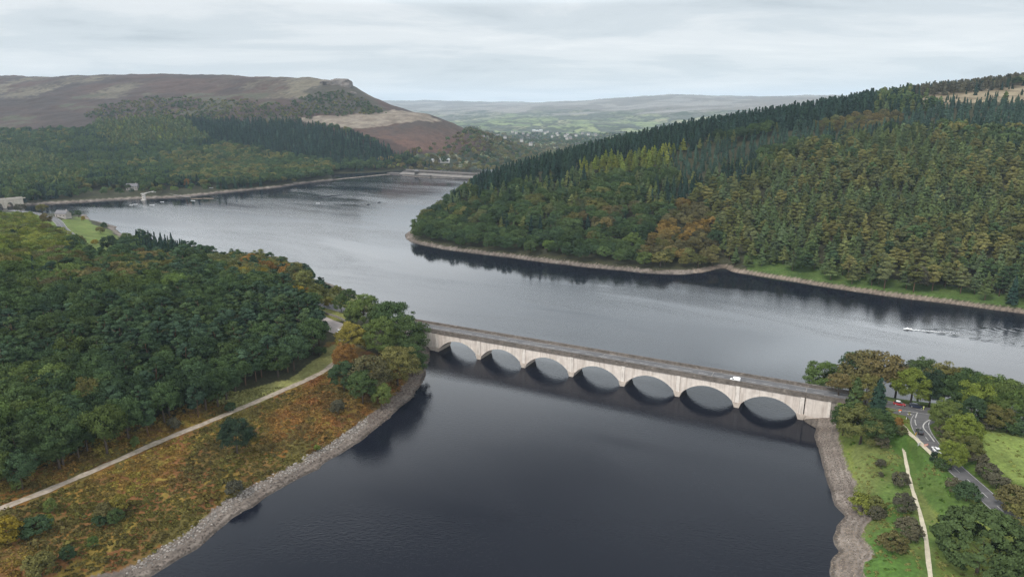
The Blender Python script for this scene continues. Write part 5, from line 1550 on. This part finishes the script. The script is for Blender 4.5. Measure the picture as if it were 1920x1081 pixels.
def make_van(loc, heading, label):
    e = tag(empty('van', loc, heading), label, 'van')
    prof = [(-2.2, .80, .88, .35, 1.72, .9), (-2.1, .84, .92, .26, 1.84, .9), (.55, .84, .92, .26, 1.86, .9), (.95, .84, .92, .24, 1.70, .9), (1.40, .84, .91, .24, 1.08, .8), (2.0, .78, .88, .26, .88, .6), (2.2, .64, .76, .40, .68, .55)]
    m = MB(); m.loft([sec(*p) for p in prof]); m.build('body', M_WHITE, e, bevel=.03)
    m = MB(); m.add([(.98, -.80, 1.66), (.98, .80, 1.66), (1.43, .82, 1.07), (1.43, -.82, 1.07), (1.02, -.80, 1.68), (1.02, .80, 1.68), (1.47, .82, 1.09), (1.47, -.82, 1.09)], [(0, 1, 2, 3), (4, 5, 6, 7), (0, 4, 7, 3), (1, 5, 6, 2), (0, 1, 5, 4), (3, 2, 6, 7)])
    m.build('windscreen', M_GLASS, e)
    for s in (-1, 1):
        m = MB(); m.box(.30, s * .925 - .02, 1.10, 1.0, s * .925 + .02, 1.55); m.build('side_window', M_GLASS, e)
        m = MB(); m.box(1.05, s * 1.0 - .10, 1.05, 1.20, s * 1.0 + .10, 1.25); m.build('mirror', M_BLACK, e, bevel=.02)
    for x in (-1.35, 1.35):
        for y in (-.80, .80): wheel(x, y, e)
    lamps(e, 2.16, -2.17, .58, .72)
    e.scale = (.92, .92, .92)
    return e


def heading_at(line, p):
    k = int(np.argmin(np.hypot(line[:, 0] - p[0], line[:, 1] - p[1])))
    a, b = line[max(0, k - 2)], line[min(len(line) - 1, k + 2)]
    return math.atan2(b[1] - a[1], b[0] - a[0])


def build_vehicles():
    hb = math.atan2(BR_D[1], BR_D[0])
    p = G(1378, 714, DECK)
    make_van((p[0], p[1], DECK + .01), hb + math.pi, 'small white panel van driving across the viaduct')
    r0, r1 = RL[0][0], RL[1][0]
    p = G(1686, 759, 10.62); e = make_car((p[0], p[1], 10.64), heading_at(r0, p), M_RED, 'red car with a white roof load on the main road', 'hatch', M_WHITE, 4.2)
    m = MB(); m.box(-1.2, -.52, 1.5, .25, .52, 1.74); m.build('roof_box', M_WHITE, e, bevel=.06)
    p = G(1718, 763.5, 10.62); make_car((p[0], p[1], 10.64), heading_at(r0, p), M_NAVY, 'dark navy estate car beside the figure in yellow', 'estate', None, 4.8)
    p = G(1724, 811, 10.4); make_car((p[0], p[1], 10.40), heading_at(r1, p) + math.pi, M_BLACK, 'black hatchback waiting on the side road near the junction', 'hatch')
    p = G(1755.5, 846, 10.2); make_car((p[0], p[1], 10.24), heading_at(r1, p) + math.pi, M_WHITE, 'white rounded car coming up the side road by the hedge', 'hatch')
    p = G(1833, 783, 10.6); make_van((p[0], p[1], 10.64), heading_at(r0, p), 'white van glimpsed between the roadside trees')


build_vehicles()


# ---------------------------------------------------------------- roadworks signs, person, posts
def build_street():
    def board(name, loc, rz, w, h, z, mat, label, cat, rows=0):
        e = tag(empty(name, loc, rz), label, cat)
        m = MB(); m.box(-w / 2, -.03, z, w / 2, .03, z + h); m.build('panel', mat, e)
        for s in (-1, 1):
            m = MB(); m.cyl((s * w * .36, .06, -.3), (s * w * .36, .06, z + h * .9), .035, .035, 6); m.build('post', M_GREY, e)
        for k in range(rows):
            m = MB(); y0 = z + h * (.62 - .38 * k)
            x = -w * .38
            for q in (.20, .13, .26, .15)[: 4 - k]:
                m.box(x, -.038, y0, x + q * w * .9, -.031, y0 + h * .18); x += q * w * .9 + .08
            m.build('lettering', M_BLACK, e)
        return e
    p = hit(1723.5, 835); board('sign_board', p, R(35), 1.9, .9, .35, M_WHITE, 'low white notice board with dark lettering on the grass verge', 'sign', 2)
    p = G(1736.5, 836, 10.3)
    e = board('barrier', (p[0], p[1], float(hz(p[0], p[1]))), R(20), 1.5, .75, .3, M_ORANGE, 'red and white roadworks barrier at the edge of the side road', 'barrier')
    m = MB()
    for k in (-.45, 0, .45): m.box(k - .11, -.037, .32, k + .11, -.031, 1.03)
    m.build('stripes', M_WHITE, e)
    p = G(1717, 815, 10.4); board('warning_sign', (p[0], p[1], float(hz(p[0], p[1]))), R(40), 1.3, .9, .25, M_YELLOW, 'amber roadworks sign leaning beside the black car', 'sign')
    p = G(1687, 773, 10.5); z = float(hz(p[0], p[1]))
    e = board('barrier', (p[0], p[1], z), R(5), 1.2, .55, .75, M_ORANGE, 'orange and white barrier on the verge at the junction', 'barrier')
    m = MB(); m.box(-.3, -.037, .3, .3, -.031, .72); m.build('plate', M_WHITE, e)
    p = G(1723.5, 757, 10.6); z = float(hz(p[0], p[1]))
    e = tag(empty('road_sign', (p[0], p[1], z), R(10)), 'square white road sign behind the dark navy car', 'sign')
    m = MB(); m.cyl((0, 0, -.3), (0, 0, 2.5), .05, .05, 8); m.build('post', M_GREY, e)
    m = MB(); m.box(-.45, -.09, 1.3, .45, -.05, 2.5); m.build('panel', M_WHITE, e)
    for px, py, lb in ((1699, 786, 'short white marker post on the grass by the footway'), (1741, 796, 'short white marker post inside the junction kerb')):
        p = G(px, py, 10.4); z = float(hz(p[0], p[1]))
        e = tag(empty('bollard', (p[0], p[1], z)), lb, 'bollard')
        m = MB(); m.cyl((0, 0, -.2), (0, 0, .95), .10, .08, 8); m.build('post', M_WHITE, e)
        m = MB(); m.cyl((0, 0, .952), (0, 0, 1.02), .085, .05, 8); m.build('cap', M_BLACK, e)
    # person in a pale yellow jacket
    p = G(1731, 768, 10.62); z = 10.64
    root = tag(empty('person', (p[0], p[1], z), R(200)), 'person in a pale yellow high-visibility jacket and trousers standing on the road', 'person')
    bm = bmesh.new()
    J = [((0, 0, .96), .15), ((0, 0, 1.18), .14), ((0, 0, 1.40), .16), ((0, .01, 1.50), .065), ((0, .015, 1.58), .085), ((0, .015, 1.69), .10), ((0, .01, 1.76), .06),
         ((.19, 0, 1.41), .07), ((.25, .02, 1.15), .055), ((.25, .12, .93), .042), ((.25, .16, .86), .04), ((-.19, 0, 1.41), .07), ((-.26, .02, 1.15), .055), ((-.27, .08, .90), .042), ((-.27, .10, .82), .04),
         ((.10, 0, .88), .10), ((.11, .02, .48), .065), ((.12, -.01, .08), .045), ((.12, .14, .04), .04), ((-.10, 0, .88), .10), ((-.12, .0, .48), .065), ((-.13, -.04, .08), .045), ((-.13, .11, .04), .04)]
    E_ = [(0, 1), (1, 2), (2, 3), (3, 4), (4, 5), (5, 6), (2, 7), (7, 8), (8, 9), (9, 10), (2, 11), (11, 12), (12, 13), (13, 14), (0, 15), (15, 16), (16, 17), (17, 18), (0, 19), (19, 20), (20, 21), (21, 22)]
    me = bpy.data.meshes.new('body'); me.from_pydata([j[0] for j in J], E_, [])
    o = link('body', me, [M_SKIN], root)
    md = o.modifiers.new('skin', 'SKIN')
    for v, j in zip(me.skin_vertices[0].data, J): v.radius = (j[1], j[1])
    me.skin_vertices[0].data[0].use_root = True
    o.modifiers.new('sub', 'SUBSURF').levels = 1
    m = MB()
    ring = lambda z_, rx, ry: [(rx * math.cos(t), ry * math.sin(t), z_) for t in np.linspace(0, 2 * math.pi, 12, endpoint=False)]
    m.loft([ring(.84, .215, .175), ring(1.1, .20, .165), ring(1.38, .235, .18), ring(1.49, .10, .10)]); m.build('jacket', M_HIVIS, root, smooth=True)
    for s in (-1, 1):
        m = MB(); m.cyl((s * .20, 0, 1.43), (s * .255, .02, 1.15), .085, .07, 8); m.cyl((s * .255, .02, 1.15), (s * .26, .11, .93), .07, .06, 8); m.build('sleeve', M_HIVIS, root, smooth=True)
        m = MB(); m.cyl((s * .10, 0, .90), (s * .115, .01, .48), .125, .09, 8); m.cyl((s * .115, .01, .48), (s * .125, -.03, .09), .09, .075, 8); m.build('trouser_leg', M_HIVIS, root, smooth=True)
    m = MB(); m.loft([ring(1.66, .108, .118), ring(1.74, .10, .112), ring(1.80, .05, .06)]); m.build('hair', M_HAIR, root, smooth=True)
    # pale poles among the trees of the left wood
    for px, py, lb in ((252, 515, 'pale timber pole standing clear of the wood, with cross-arm'), (265, 513, 'second pale timber pole, closer to the rust-red tree')):
        q = hit(px, py)
        e = tag(empty('utility_pole', q), lb, 'pole')
        m = MB(); m.cyl((0, 0, -.5), (0, 0, 14.0), .20, .15, 8); m.build('pole', M_CONC_PALE, e)
        m = MB(); m.box(-1.0, -.08, 13.2, 1.0, .08, 13.4); m.build('cross_arm', M_GREY, e)
    # wall and fence by the car park
    ln = smooth_line([tuple(G(608, 587, 10.9)), tuple(G(628, 594, 10.8)), tuple(G(648, 603, 10.7)), tuple(G(655, 609, 10.6))], 1.5, 2)
    m = MB(); prev = None; rings = []
    for a in ln:
        z = float(hz(a[0], a[1])); rings.append([(a[0], a[1], z - .4), (a[0], a[1] + .5, z - .4), (a[0], a[1] + .45, z + 1.1), (a[0], a[1] + .05, z + 1.1)])
    m.loft(rings); tag(m.build('stone_wall', M_DRYWALL), 'dry stone wall dividing the car park from the lake road', 'wall')
    p = G(640, 623, 10.45); e = make_car((p[0], p[1], 10.47), R(15), M_WHITE, 'white car parked in the corner of the car park', 'estate')


build_street()


# ---------------------------------------------------------------- dam, old viaduct, houses and moorings across the water
def strip_solid(mb, a, b, prof):
    """extrude a cross profile (across, up) from a to b"""
    d = (b - a)[:2]; d /= np.linalg.norm(d); n = np.array([-d[1], d[0]])
    mb.loft([[(p[0] + n[0] * t, p[1] + n[1] * t, p[2] + z) for t, z in prof] for p in (a, b)])


def build_dam():
    a = G(745, 329, 0.); b = G(925, 340, 0.)
    m_ = (a + b) / 2
    e = tag(empty('dam', (m_[0], m_[1], 0)), 'long low stone-faced dam embankment closing the far end of the lake', 'dam')
    a = a - [m_[0], m_[1], 0]; b = b - [m_[0], m_[1], 0]
    m = MB(); strip_solid(m, a, b, [(-2, -6), (70, -40), (70, -30), (26, 6.2), (16, 6.2), (0.5, -1)]); m.build('embankment', M_DAMSTONE, e)
    m = MB(); strip_solid(m, a, b, [(6.6, 2.0), (14.2, 4.9), (14.2, 5.6), (6.2, 2.6)]); m.build('berm', M_DAMPALE, e)
    m = MB(); strip_solid(m, a, b, [(17.5, 6.0), (18.3, 6.0), (18.3, 8.6), (17.5, 8.6)]); m.build('parapet', M_DAMSTONE, e)
    m = MB(); strip_solid(m, a, b, [(25, 6.0), (25.8, 6.0), (25.8, 10.2), (25, 10.2)]); m.build('wave_wall', M_DAMPALE, e)
    q = G(781, 330, 0)
    e = tag(empty('valve_house', (q[0], q[1], 0), R(-6)), 'squat dark stone draw-off house standing in the water by the dam', 'building')
    m = MB(); m.box(-3, -3, -3, 3, 3, 9); m.build('wall', M_DAMSTONE, e)
    m = MB(); m.box(-3.4, -3.4, 9.003, 3.4, 3.4, 9.8); m.add([(-3.2, -3.2, 9.8), (3.2, -3.2, 9.8), (3.2, 3.2, 9.8), (-3.2, 3.2, 9.8), (0, 0, 12)], [(0, 1, 4), (1, 2, 4), (2, 3, 4), (3, 0, 4)]); m.build('roof', M_ROOF, e)
    for x in (-1.4, 1.4):
        m = MB(); m.box(x - .5, -3.08, 4, x + .5, -2.98, 6.6); m.build('window', M_GLASS, e)
    # stone quay at the left end of the dam
    m = MB(); a, b = G(727, 326.5, 0), G(806, 332.5, 0); strip_solid(m, a, b, [(-3, -4), (9, -4), (9, 3.6), (-1, 2.4)])
    tag(m.build('quay', M_DAMSTONE), 'dark stone quay wall where the far shore meets the dam', 'wall')


build_dam()


def house(loc, rz, L, W, h, wall, roof, label, wins=3, chim=True, cat='house', group=None):
    e = tag(empty('house', loc, rz), label, cat, group)
    m = MB(); m.box(-L / 2, -W / 2, -1.5, L / 2, W / 2, h)
    for s in (-1, 1):
        x = s * L / 2; m.add([(x, -W / 2, h), (x, W / 2, h), (x, 0, h + W * .42), (x - s * .25, -W / 2, h), (x - s * .25, W / 2, h), (x - s * .25, 0, h + W * .42)], [(0, 1, 2), (3, 4, 5), (0, 3, 5, 2), (1, 4, 5, 2)])
    m.build('wall', wall, e)
    m = MB()
    for s in (-1, 1):
        m.add([(-L / 2 - .4, s * (W / 2 + .4), h - .15), (L / 2 + .4, s * (W / 2 + .4), h - .15), (L / 2 + .4, 0, h + W * .42 + .15), (-L / 2 - .4, 0, h + W * .42 + .15),
               (-L / 2 - .4, s * (W / 2 + .4), h + .1), (L / 2 + .4, s * (W / 2 + .4), h + .1), (L / 2 + .4, 0, h + W * .42 + .4), (-L / 2 - .4, 0, h + W * .42 + .4)],
              [(0, 1, 2, 3), (4, 5, 6, 7), (0, 1, 5, 4), (1, 2, 6, 5), (2, 3, 7, 6), (3, 0, 4, 7)])
    r = m.build('roof', roof, e)
    if chim:
        m = MB(); m.box(L * .32, -.5, h + W * .3, L * .32 + 1.1, .5, h + W * .42 + 1.6); m.build('chimney', wall, r)
    for k in range(wins):
        x = L * ((k + .5) / wins - .5)
        for z in ([1.0, 3.6] if h > 4.4 else [1.0]):
            m = MB(); m.box(x - .5, -W / 2 - .06, z, x + .5, -W / 2 + .03, z + 1.3); m.build('window', M_GLASS, e)
    return e


def build_far():
    q = hit(249, 356); house(q, R(12), 15, 8, 5.6, M_HOUSE, M_ROOF, 'grey stone lakeside house half hidden beside the great round tree', 4)
    q = hit(826, 304)
    e = tag(empty('works_building', (q[0], q[1], q[2]), R(22)), 'long low white-roofed works building beyond the dam', 'building')
    m = MB(); m.box(-19, -6, -2, 19, 6, 5); m.build('wall', M_HOUSEPALE, e)
    m = MB(); m.loft([[(-20, -6.6, 5.003), (-20, 6.6, 5.003), (-20, 0, 7.6)], [(20, -6.6, 5.003), (20, 6.6, 5.003), (20, 0, 7.6)]]); m.build('roof', M_ROOFPALE, e)
    for x in (-14, -5, 5, 14):
        m = MB(); m.box(x - 2, -6.08, 1, x + 2, -5.95, 3.8); m.build('window', M_GLASS, e)
    q = hit(112, 408); house(q + [0, 6, 0], R(-15), 14, 7, 3.6, M_HOUSE, M_ROOF, 'low grey-roofed house between the road bend and the bay', 3)
    # village
    spots = [(961, 249, 1), (968, 251, 1), (1001, 247, 2), (1007, 248, 2), (1014, 247, 2), (981, 252, 0), (1022, 251, 1), (1044, 252, 1), (1046, 255, 1), (1064, 254, 1), (1080, 256, 1), (1063, 262, 1), (1070, 261, 0), (933, 257, 1), (947, 260, 1), (978, 266, 1),
             (995, 273, 1), (1027, 249, 1), (1092, 252, 0), (1103, 254, 1), (1117, 255, 0), (990, 255, 0), (1035, 258, 1), (905, 262, 1), (955, 270, 0), (1060, 257, 1)]
    for i, (px, py, t) in enumerate(spots):
        q = hit(px, py)
        L = (10, 11, 18)[t] * random.uniform(.85, 1.15)
        house(q + np.array([0, 0, 1.5]), random.uniform(-.6, .6), L, 8, 6.5, (M_HOUSE, M_HOUSEPALE, M_HOUSEPALE)[t], (M_ROOF, M_ROOF, M_ROOFPALE)[t],
              ('small stone house in the valley village', 'pale rendered house in the valley village', 'long white-roofed house in the valley village')[t], 2, t < 2, 'house', ('stone village houses', 'pale village houses', 'white-roofed village houses')[t])
    # old pale viaduct across the bay at the far left
    a = G(-75, 398, 0); b = G(30, 388, 0)
    d = (b - a)[:2]; Ln = float(np.linalg.norm(d)); rz = math.atan2(d[1], d[0])
    e = tag(empty('viaduct', (a[0], a[1], 0), rz), 'pale stone viaduct with round dark arches at the mouth of the side bay', 'bridge')
    x = 0.0; k = 0
    sp = Ln / 5
    for k in range(5):
        m = MB(); n = 14; hw = sp / 2 - 2.2
        xs = [-sp / 2] + list(np.linspace(-hw, hw, n)) + [sp / 2]
        zs = [-4 if abs(q) > hw - 1e-6 else 1 + 5.5 * math.sqrt(max(0, 1 - (q / hw) ** 2)) for q in xs]
        zs[1] = zs[-2] = 1.0
        v = []
        for q, z in zip(xs, zs):
            s = sp * (k + .5) + q; v += [(s, 0, z), (s, 0, 10), (s, 11, 10), (s, 11, z)]
        for i in range(len(xs) - 1):
            g4 = v[4 * i:4 * i + 8]; m.add(g4, [(0, 4, 5, 1)], 0); m.add(g4, [(2, 6, 7, 3)], 0); m.add(g4, [(3, 7, 4, 0)], 1)
        m.build('arch_span', [M_LIGHTSTONE, M_SOFFIT], e)
        m = MB(); m.box(sp * (k + .5) + sp / 2 - 1.3, -.9, -3, sp * (k + .5) + sp / 2 + 1.3, -.003, 9.7); m.build('buttress', M_LIGHTSTONE, e)
    m = MB(); m.box(Ln + .01, 0, -3, Ln + 9, 11, 10); m.build('approach_wall', M_LIGHTSTONE, e)
    for t in (-.3, 10.7):
        m = MB(); m.box(-30, t, 10.003, Ln + 12, t + .6, 11.2); m.build('parapet', M_LIGHTSTONE, e)
    m = MB(); m.box(-30, .31, 10.003, Ln + 12, 10.69, 10.5); m.build('carriageway', M_PAVE, e)
    # landing stage and slipway at the moorings
    q = G(269, 375.5, 0)
    e = tag(empty('landing_tower', (q[0], q[1], 0), 0), 'small white tower with a wider flat top standing at the mooring shore', 'tower')
    m = MB(); m.loft([[(-1.9, 0, -3), (1.9, 0, -3), (1.9, 4, -3), (-1.9, 4, -3)], [(-1.5, .2, 8.6), (1.5, .2, 8.6), (1.5, 3.8, 8.6), (-1.5, 3.8, 8.6)]]); m.build('shaft', M_HOUSEPALE, e)
    m = MB(); m.box(-3.0, -.4, 8.603, 3.0, 4.4, 9.2); m.build('cap', M_HOUSEPALE, e)
    m = MB(); m.box(-2.9, -1.6, -1, 2.9, -.003, .8); m.build('footing', M_HOUSEPALE, e)
    m = MB(); m.box(-.9, 4.403, 8.7, .9, 30, 9.2); m.build('footbridge', M_HOUSEPALE, e)
    for z in (2.5, 5.5):
        m = MB(); m.box(-.5, .0, z, .5, .12, z + 1.2); m.build('window', M_GLASS, e)
    ln = [G(318, 364.5, 2.4), G(335, 367.5, 1.6), G(348, 369.5, .9), G(358, 371, .25)]
    o = ribbon('slipway', np.array(ln), -.55, .55, .45, M_PAVE); tag(o, 'pale concrete slipway slanting into the lake', 'slipway')
    md = o.modifiers.new('thick', 'SOLIDIFY'); md.thickness = .6
    q = G(382, 372, 0); e = tag(empty('pontoon', (q[0], q[1], 0), R(0)), 'pale floating pontoon lying off the far shore', 'pontoon')
    for x0, y0, an in ((-9, -1, .1), (7, 0, -.12)):
        m = MB(); m.box(x0 - 7.5, y0 - .7, -.2, x0 + 7.5, y0 + .7, .4); o = m.build('float', M_WOOD, e, bevel=.08); o.rotation_euler.z = an


build_far()


def boat(loc, rz, L, label, hull=M_WHITE, cabin=False, name='rowing_boat'):
    e = tag(empty(name, loc, rz), label, 'boat')
    B = L * .17; m = MB(); rings = []
    for t, w, k, sh in ((-.5, .78, .0, .55), (-.25, .97, -.12, .52), (.05, 1.0, -.15, .54), (.3, .74, -.12, .60), (.45, .28, .02, .70), (.5, .04, .2, .76)):
        x = t * L; y = w * B
        rings.append([(x, -y * .45, k), (x, -y, sh), (x, -y * .86, sh), (x, -y * .4, k + .15), (x, y * .4, k + .15), (x, y * .86, sh), (x, y, sh), (x, y * .45, k)])
    m.loft(rings); m.build('hull', hull, e)
    for t in (-.25, .08):
        m = MB(); m.box(t * L - .16, -B * .84, .36, t * L + .16, B * .84, .42); m.build('seat', M_WOOD, e)
    if cabin:
        m = MB(); m.loft([[(-.05 * L, -B * .6, .5), (.28 * L, -B * .42, .55), (.28 * L, B * .42, .55), (-.05 * L, B * .6, .5)], [(0, -B * .48, 1.15), (.18 * L, -B * .35, .95), (.18 * L, B * .35, .95), (0, B * .48, 1.15)]]); m.build('cabin', M_WHITE, e, bevel=.04)
        m = MB(); m.box(.185 * L - .1, -B * .3, .72, .215 * L, B * .3, .98); m.build('windscreen', M_GLASS, e)
        m = MB(); m.box(-.53 * L, -.22, .2, -.49 * L, .22, 1.0); m.build('outboard_motor', M_BLACK, e, bevel=.03)
    return e


def build_boats():
    for px, py, L, rz, lb in ((246, 385, 4, 0, 'small white rowing boat nearest the dark bay'), (253, 383.5, 6, .4, 'white rowing boat moored next to the smallest one'), (285, 384.8, 6, .1, 'grey-white rowing boat lying off the landing stage'),
                              (304, 379, 4.5, .3, 'white boat moored between landing stage and slipway'), (362, 376.5, 7, -.3, 'white boat moored beyond the slipway'), (596, 381.5, 5, .1, 'small white boat near the dark floating boom')):
        p = G(px, py, 0); boat((p[0], p[1], 0), rz, L, lb)
    for px, py, lb in ((288.5, 360.5, 'white boat drawn up on the mooring lawn'), (396, 352.5, 'white boat lying ashore under the orange-brown tree')):
        p = hit(px, py); boat((p[0], p[1], p[2] + .1), .1, 6, lb)
    p = G(1702, 617.5, 0)
    boat((p[0], p[1], 0), math.pi - .12, 4.6, 'white motor boat speeding across the reservoir with a wake', M_WHITE, True, 'motor_boat')
    for px, py, lb in ((690.5, 383.7, 'dark mooring buoy, the closer of the pair in open water'), (711, 379.7, 'dark mooring buoy, the farther of the pair in open water')):
        p = G(px, py, 0); e = tag(empty('buoy', (p[0], p[1], 0)), lb, 'buoy')
        m = MB(); ring = lambda z, r: [(r * 1.9 * math.cos(t), r * math.sin(t), z) for t in np.linspace(0, 2 * math.pi, 12, endpoint=False)]
        m.loft([ring(-.5, .5), ring(-.1, 1.1), ring(.5, 1.2), ring(.95, .6)]); m.build('float', M_BOOM, e, smooth=True)
        m = MB(); m.cyl((0, 0, .95), (0, 0, 1.7), .12, .08, 6); m.build('mast', M_BLACK, e)
    for pts, lb in (([(596, 370.5), (612, 368.2), (633, 366.2)], 'long dark floating boom lying on the far water'), ([(634, 366), (641, 365.8)], 'short dark float just off the tip of the boom')):
        ln = densify([G(*q) for q in pts], 4); m = MB()
        m.loft([[(p[0], p[1] - 1.6, -.3), (p[0], p[1] + 1.6, -.3), (p[0], p[1] + 1.1, .9), (p[0], p[1] - 1.1, .9)] for p in ln])
        tag(m.build('floating_boom', M_BOOM), lb, 'boom')


build_boats()


def build_wake():
    o = G(1706, 618, 0); e1 = G(1920, 634, 0)
    d = (e1 - o)[:2]; d /= np.linalg.norm(d); n = np.array([-d[1], d[0]])
    s = np.arange(0, 150, .55); l = np.arange(-46, 46, .55)
    Sg, Lg = np.meshgrid(s, l, indexing='ij')
    a = np.abs(Lg); tan = 0.30
    env = np.exp(-((a - Sg * tan) / (1.2 + Sg * .045)) ** 2) * np.exp(-Sg / 190) * sstep(0, 10, Sg)
    core = np.exp(-(a / (.9 + Sg * .022)) ** 2) * np.exp(-Sg / 75)
    ph = fbm(Sg / 11, Lg / 7, 301, 3) * 9
    h = env * .11 * np.sin((Sg * .86 + a * .95) * .85 + ph) + env * .05 * np.sin(Sg * 2.1 + a * 1.2 + 2 * ph) + core * .12 * np.sin(Sg * 1.25 + 2.5 * a) + .05 * env
    inside = np.exp(-((np.clip(a - Sg * tan, 0, None)) / (1.0 + Sg * .03)) ** 2)
    z = .035 * inside - .03 * (1 - inside) + h
    rim = np.minimum.reduce([Sg, 150 - Sg, 46 - a]); z = np.where(rim < 2, -.08, z)
    X = o[0] + d[0] * Sg + n[0] * Lg; Y = o[1] + d[1] * Sg + n[1] * Lg
    v = np.stack([X, Y, z], -1).reshape(-1, 3); i = (np.arange(len(s) - 1)[:, None] * len(l) + np.arange(len(l) - 1)[None]).ravel()
    me = quad_mesh('wake', v, np.stack([i, i + len(l), i + len(l) + 1, i + 1], 1), True)
    tag(link('wake', me, [M_WATER]), 'spreading ripples of the motor boat wake', 'water', kind='structure')
    m = MB(); k = np.linspace(0, 30, 34)
    for q, r in zip(k, k[1:]):
        for side in (-1, 1):
            for _ in range(3):
                c = np.array([o[0], o[1]]) + d * random.uniform(q, r) + n * side * random.uniform(0, .35 + q * .05); w = random.uniform(.12, .34) * (1 - q / 34)
                m.add([(c[0] - w * 1.6, c[1] - w * .5, .14), (c[0] + w * 1.6, c[1] - w * .6, .15), (c[0] + w * 1.4, c[1] + w * .5, .16), (c[0] - w, c[1] + w * .6, .15)], [(0, 1, 2, 3)])
    tag(m.build('foam', M_WHITE), 'white foam churned up behind the motor boat', 'foam', kind='stuff')


build_wake()


# ---------------------------------------------------------------- crag blocks on the moor edge
def build_crag():
    for i, (px, py, w, h, lb) in enumerate([(638, 158, 30, 15, 'dark gritstone crag block at the very end of the moor edge'), (622, 157, 30, 11, 'long dark crag just before the end block of the moor edge'), (610, 156, 18, 7, 'low broken crag along the moor edge'),
                                            (646, 163, 16, 10, 'tumbled crag block below the end of the moor edge'), (660, 176, 10, 6, 'dark boulder on the steep slope under the crag')]):
        p = hit(px, py)
        bm = bmesh.new(); bmesh.ops.create_icosphere(bm, subdivisions=3, radius=1)
        for v in bm.verts:
            c = v.co; f = 1 + .35 * (fbm(c.x * 2 + i * 7, c.y * 2 + c.z * 1.7, 5 + i, 3) - .5) * 2
            v.co = Vector((math.copysign(abs(c.x) ** .6, c.x) * w * f, math.copysign(abs(c.y) ** .6, c.y) * w * .7 * f, math.copysign(abs(c.z) ** .6, c.z) * h * f))
        me = bpy.data.meshes.new('rock_outcrop'); bm.to_mesh(me); bm.free()
        tag(link('rock_outcrop', me, [M_ROCK], None, (p[0], p[1] + 8, p[2])), lb, 'rock')


build_crag()


# ---------------------------------------------------------------- the air
def build_haze():
    m = bpy.data.materials.new('air'); m.use_nodes = True
    N, L = nodes_of(m.node_tree)
    out = N('ShaderNodeOutputMaterial')
    v = N('ShaderNodeVolumePrincipled', inp={'Color': (0.67, 0.83, 1.0, 1), 'Density': HAZE, 'Anisotropy': 0.0})
    L(v.outputs[0], out.inputs['Volume'])
    mb = MB(); mb.box(-15500, -300, -290, 15500, 13200, 400)
    tag(mb.build('haze', m), 'thin bluish autumn air over the valley', 'haze', kind='stuff')


HAZE = 4.6e-5
build_haze()
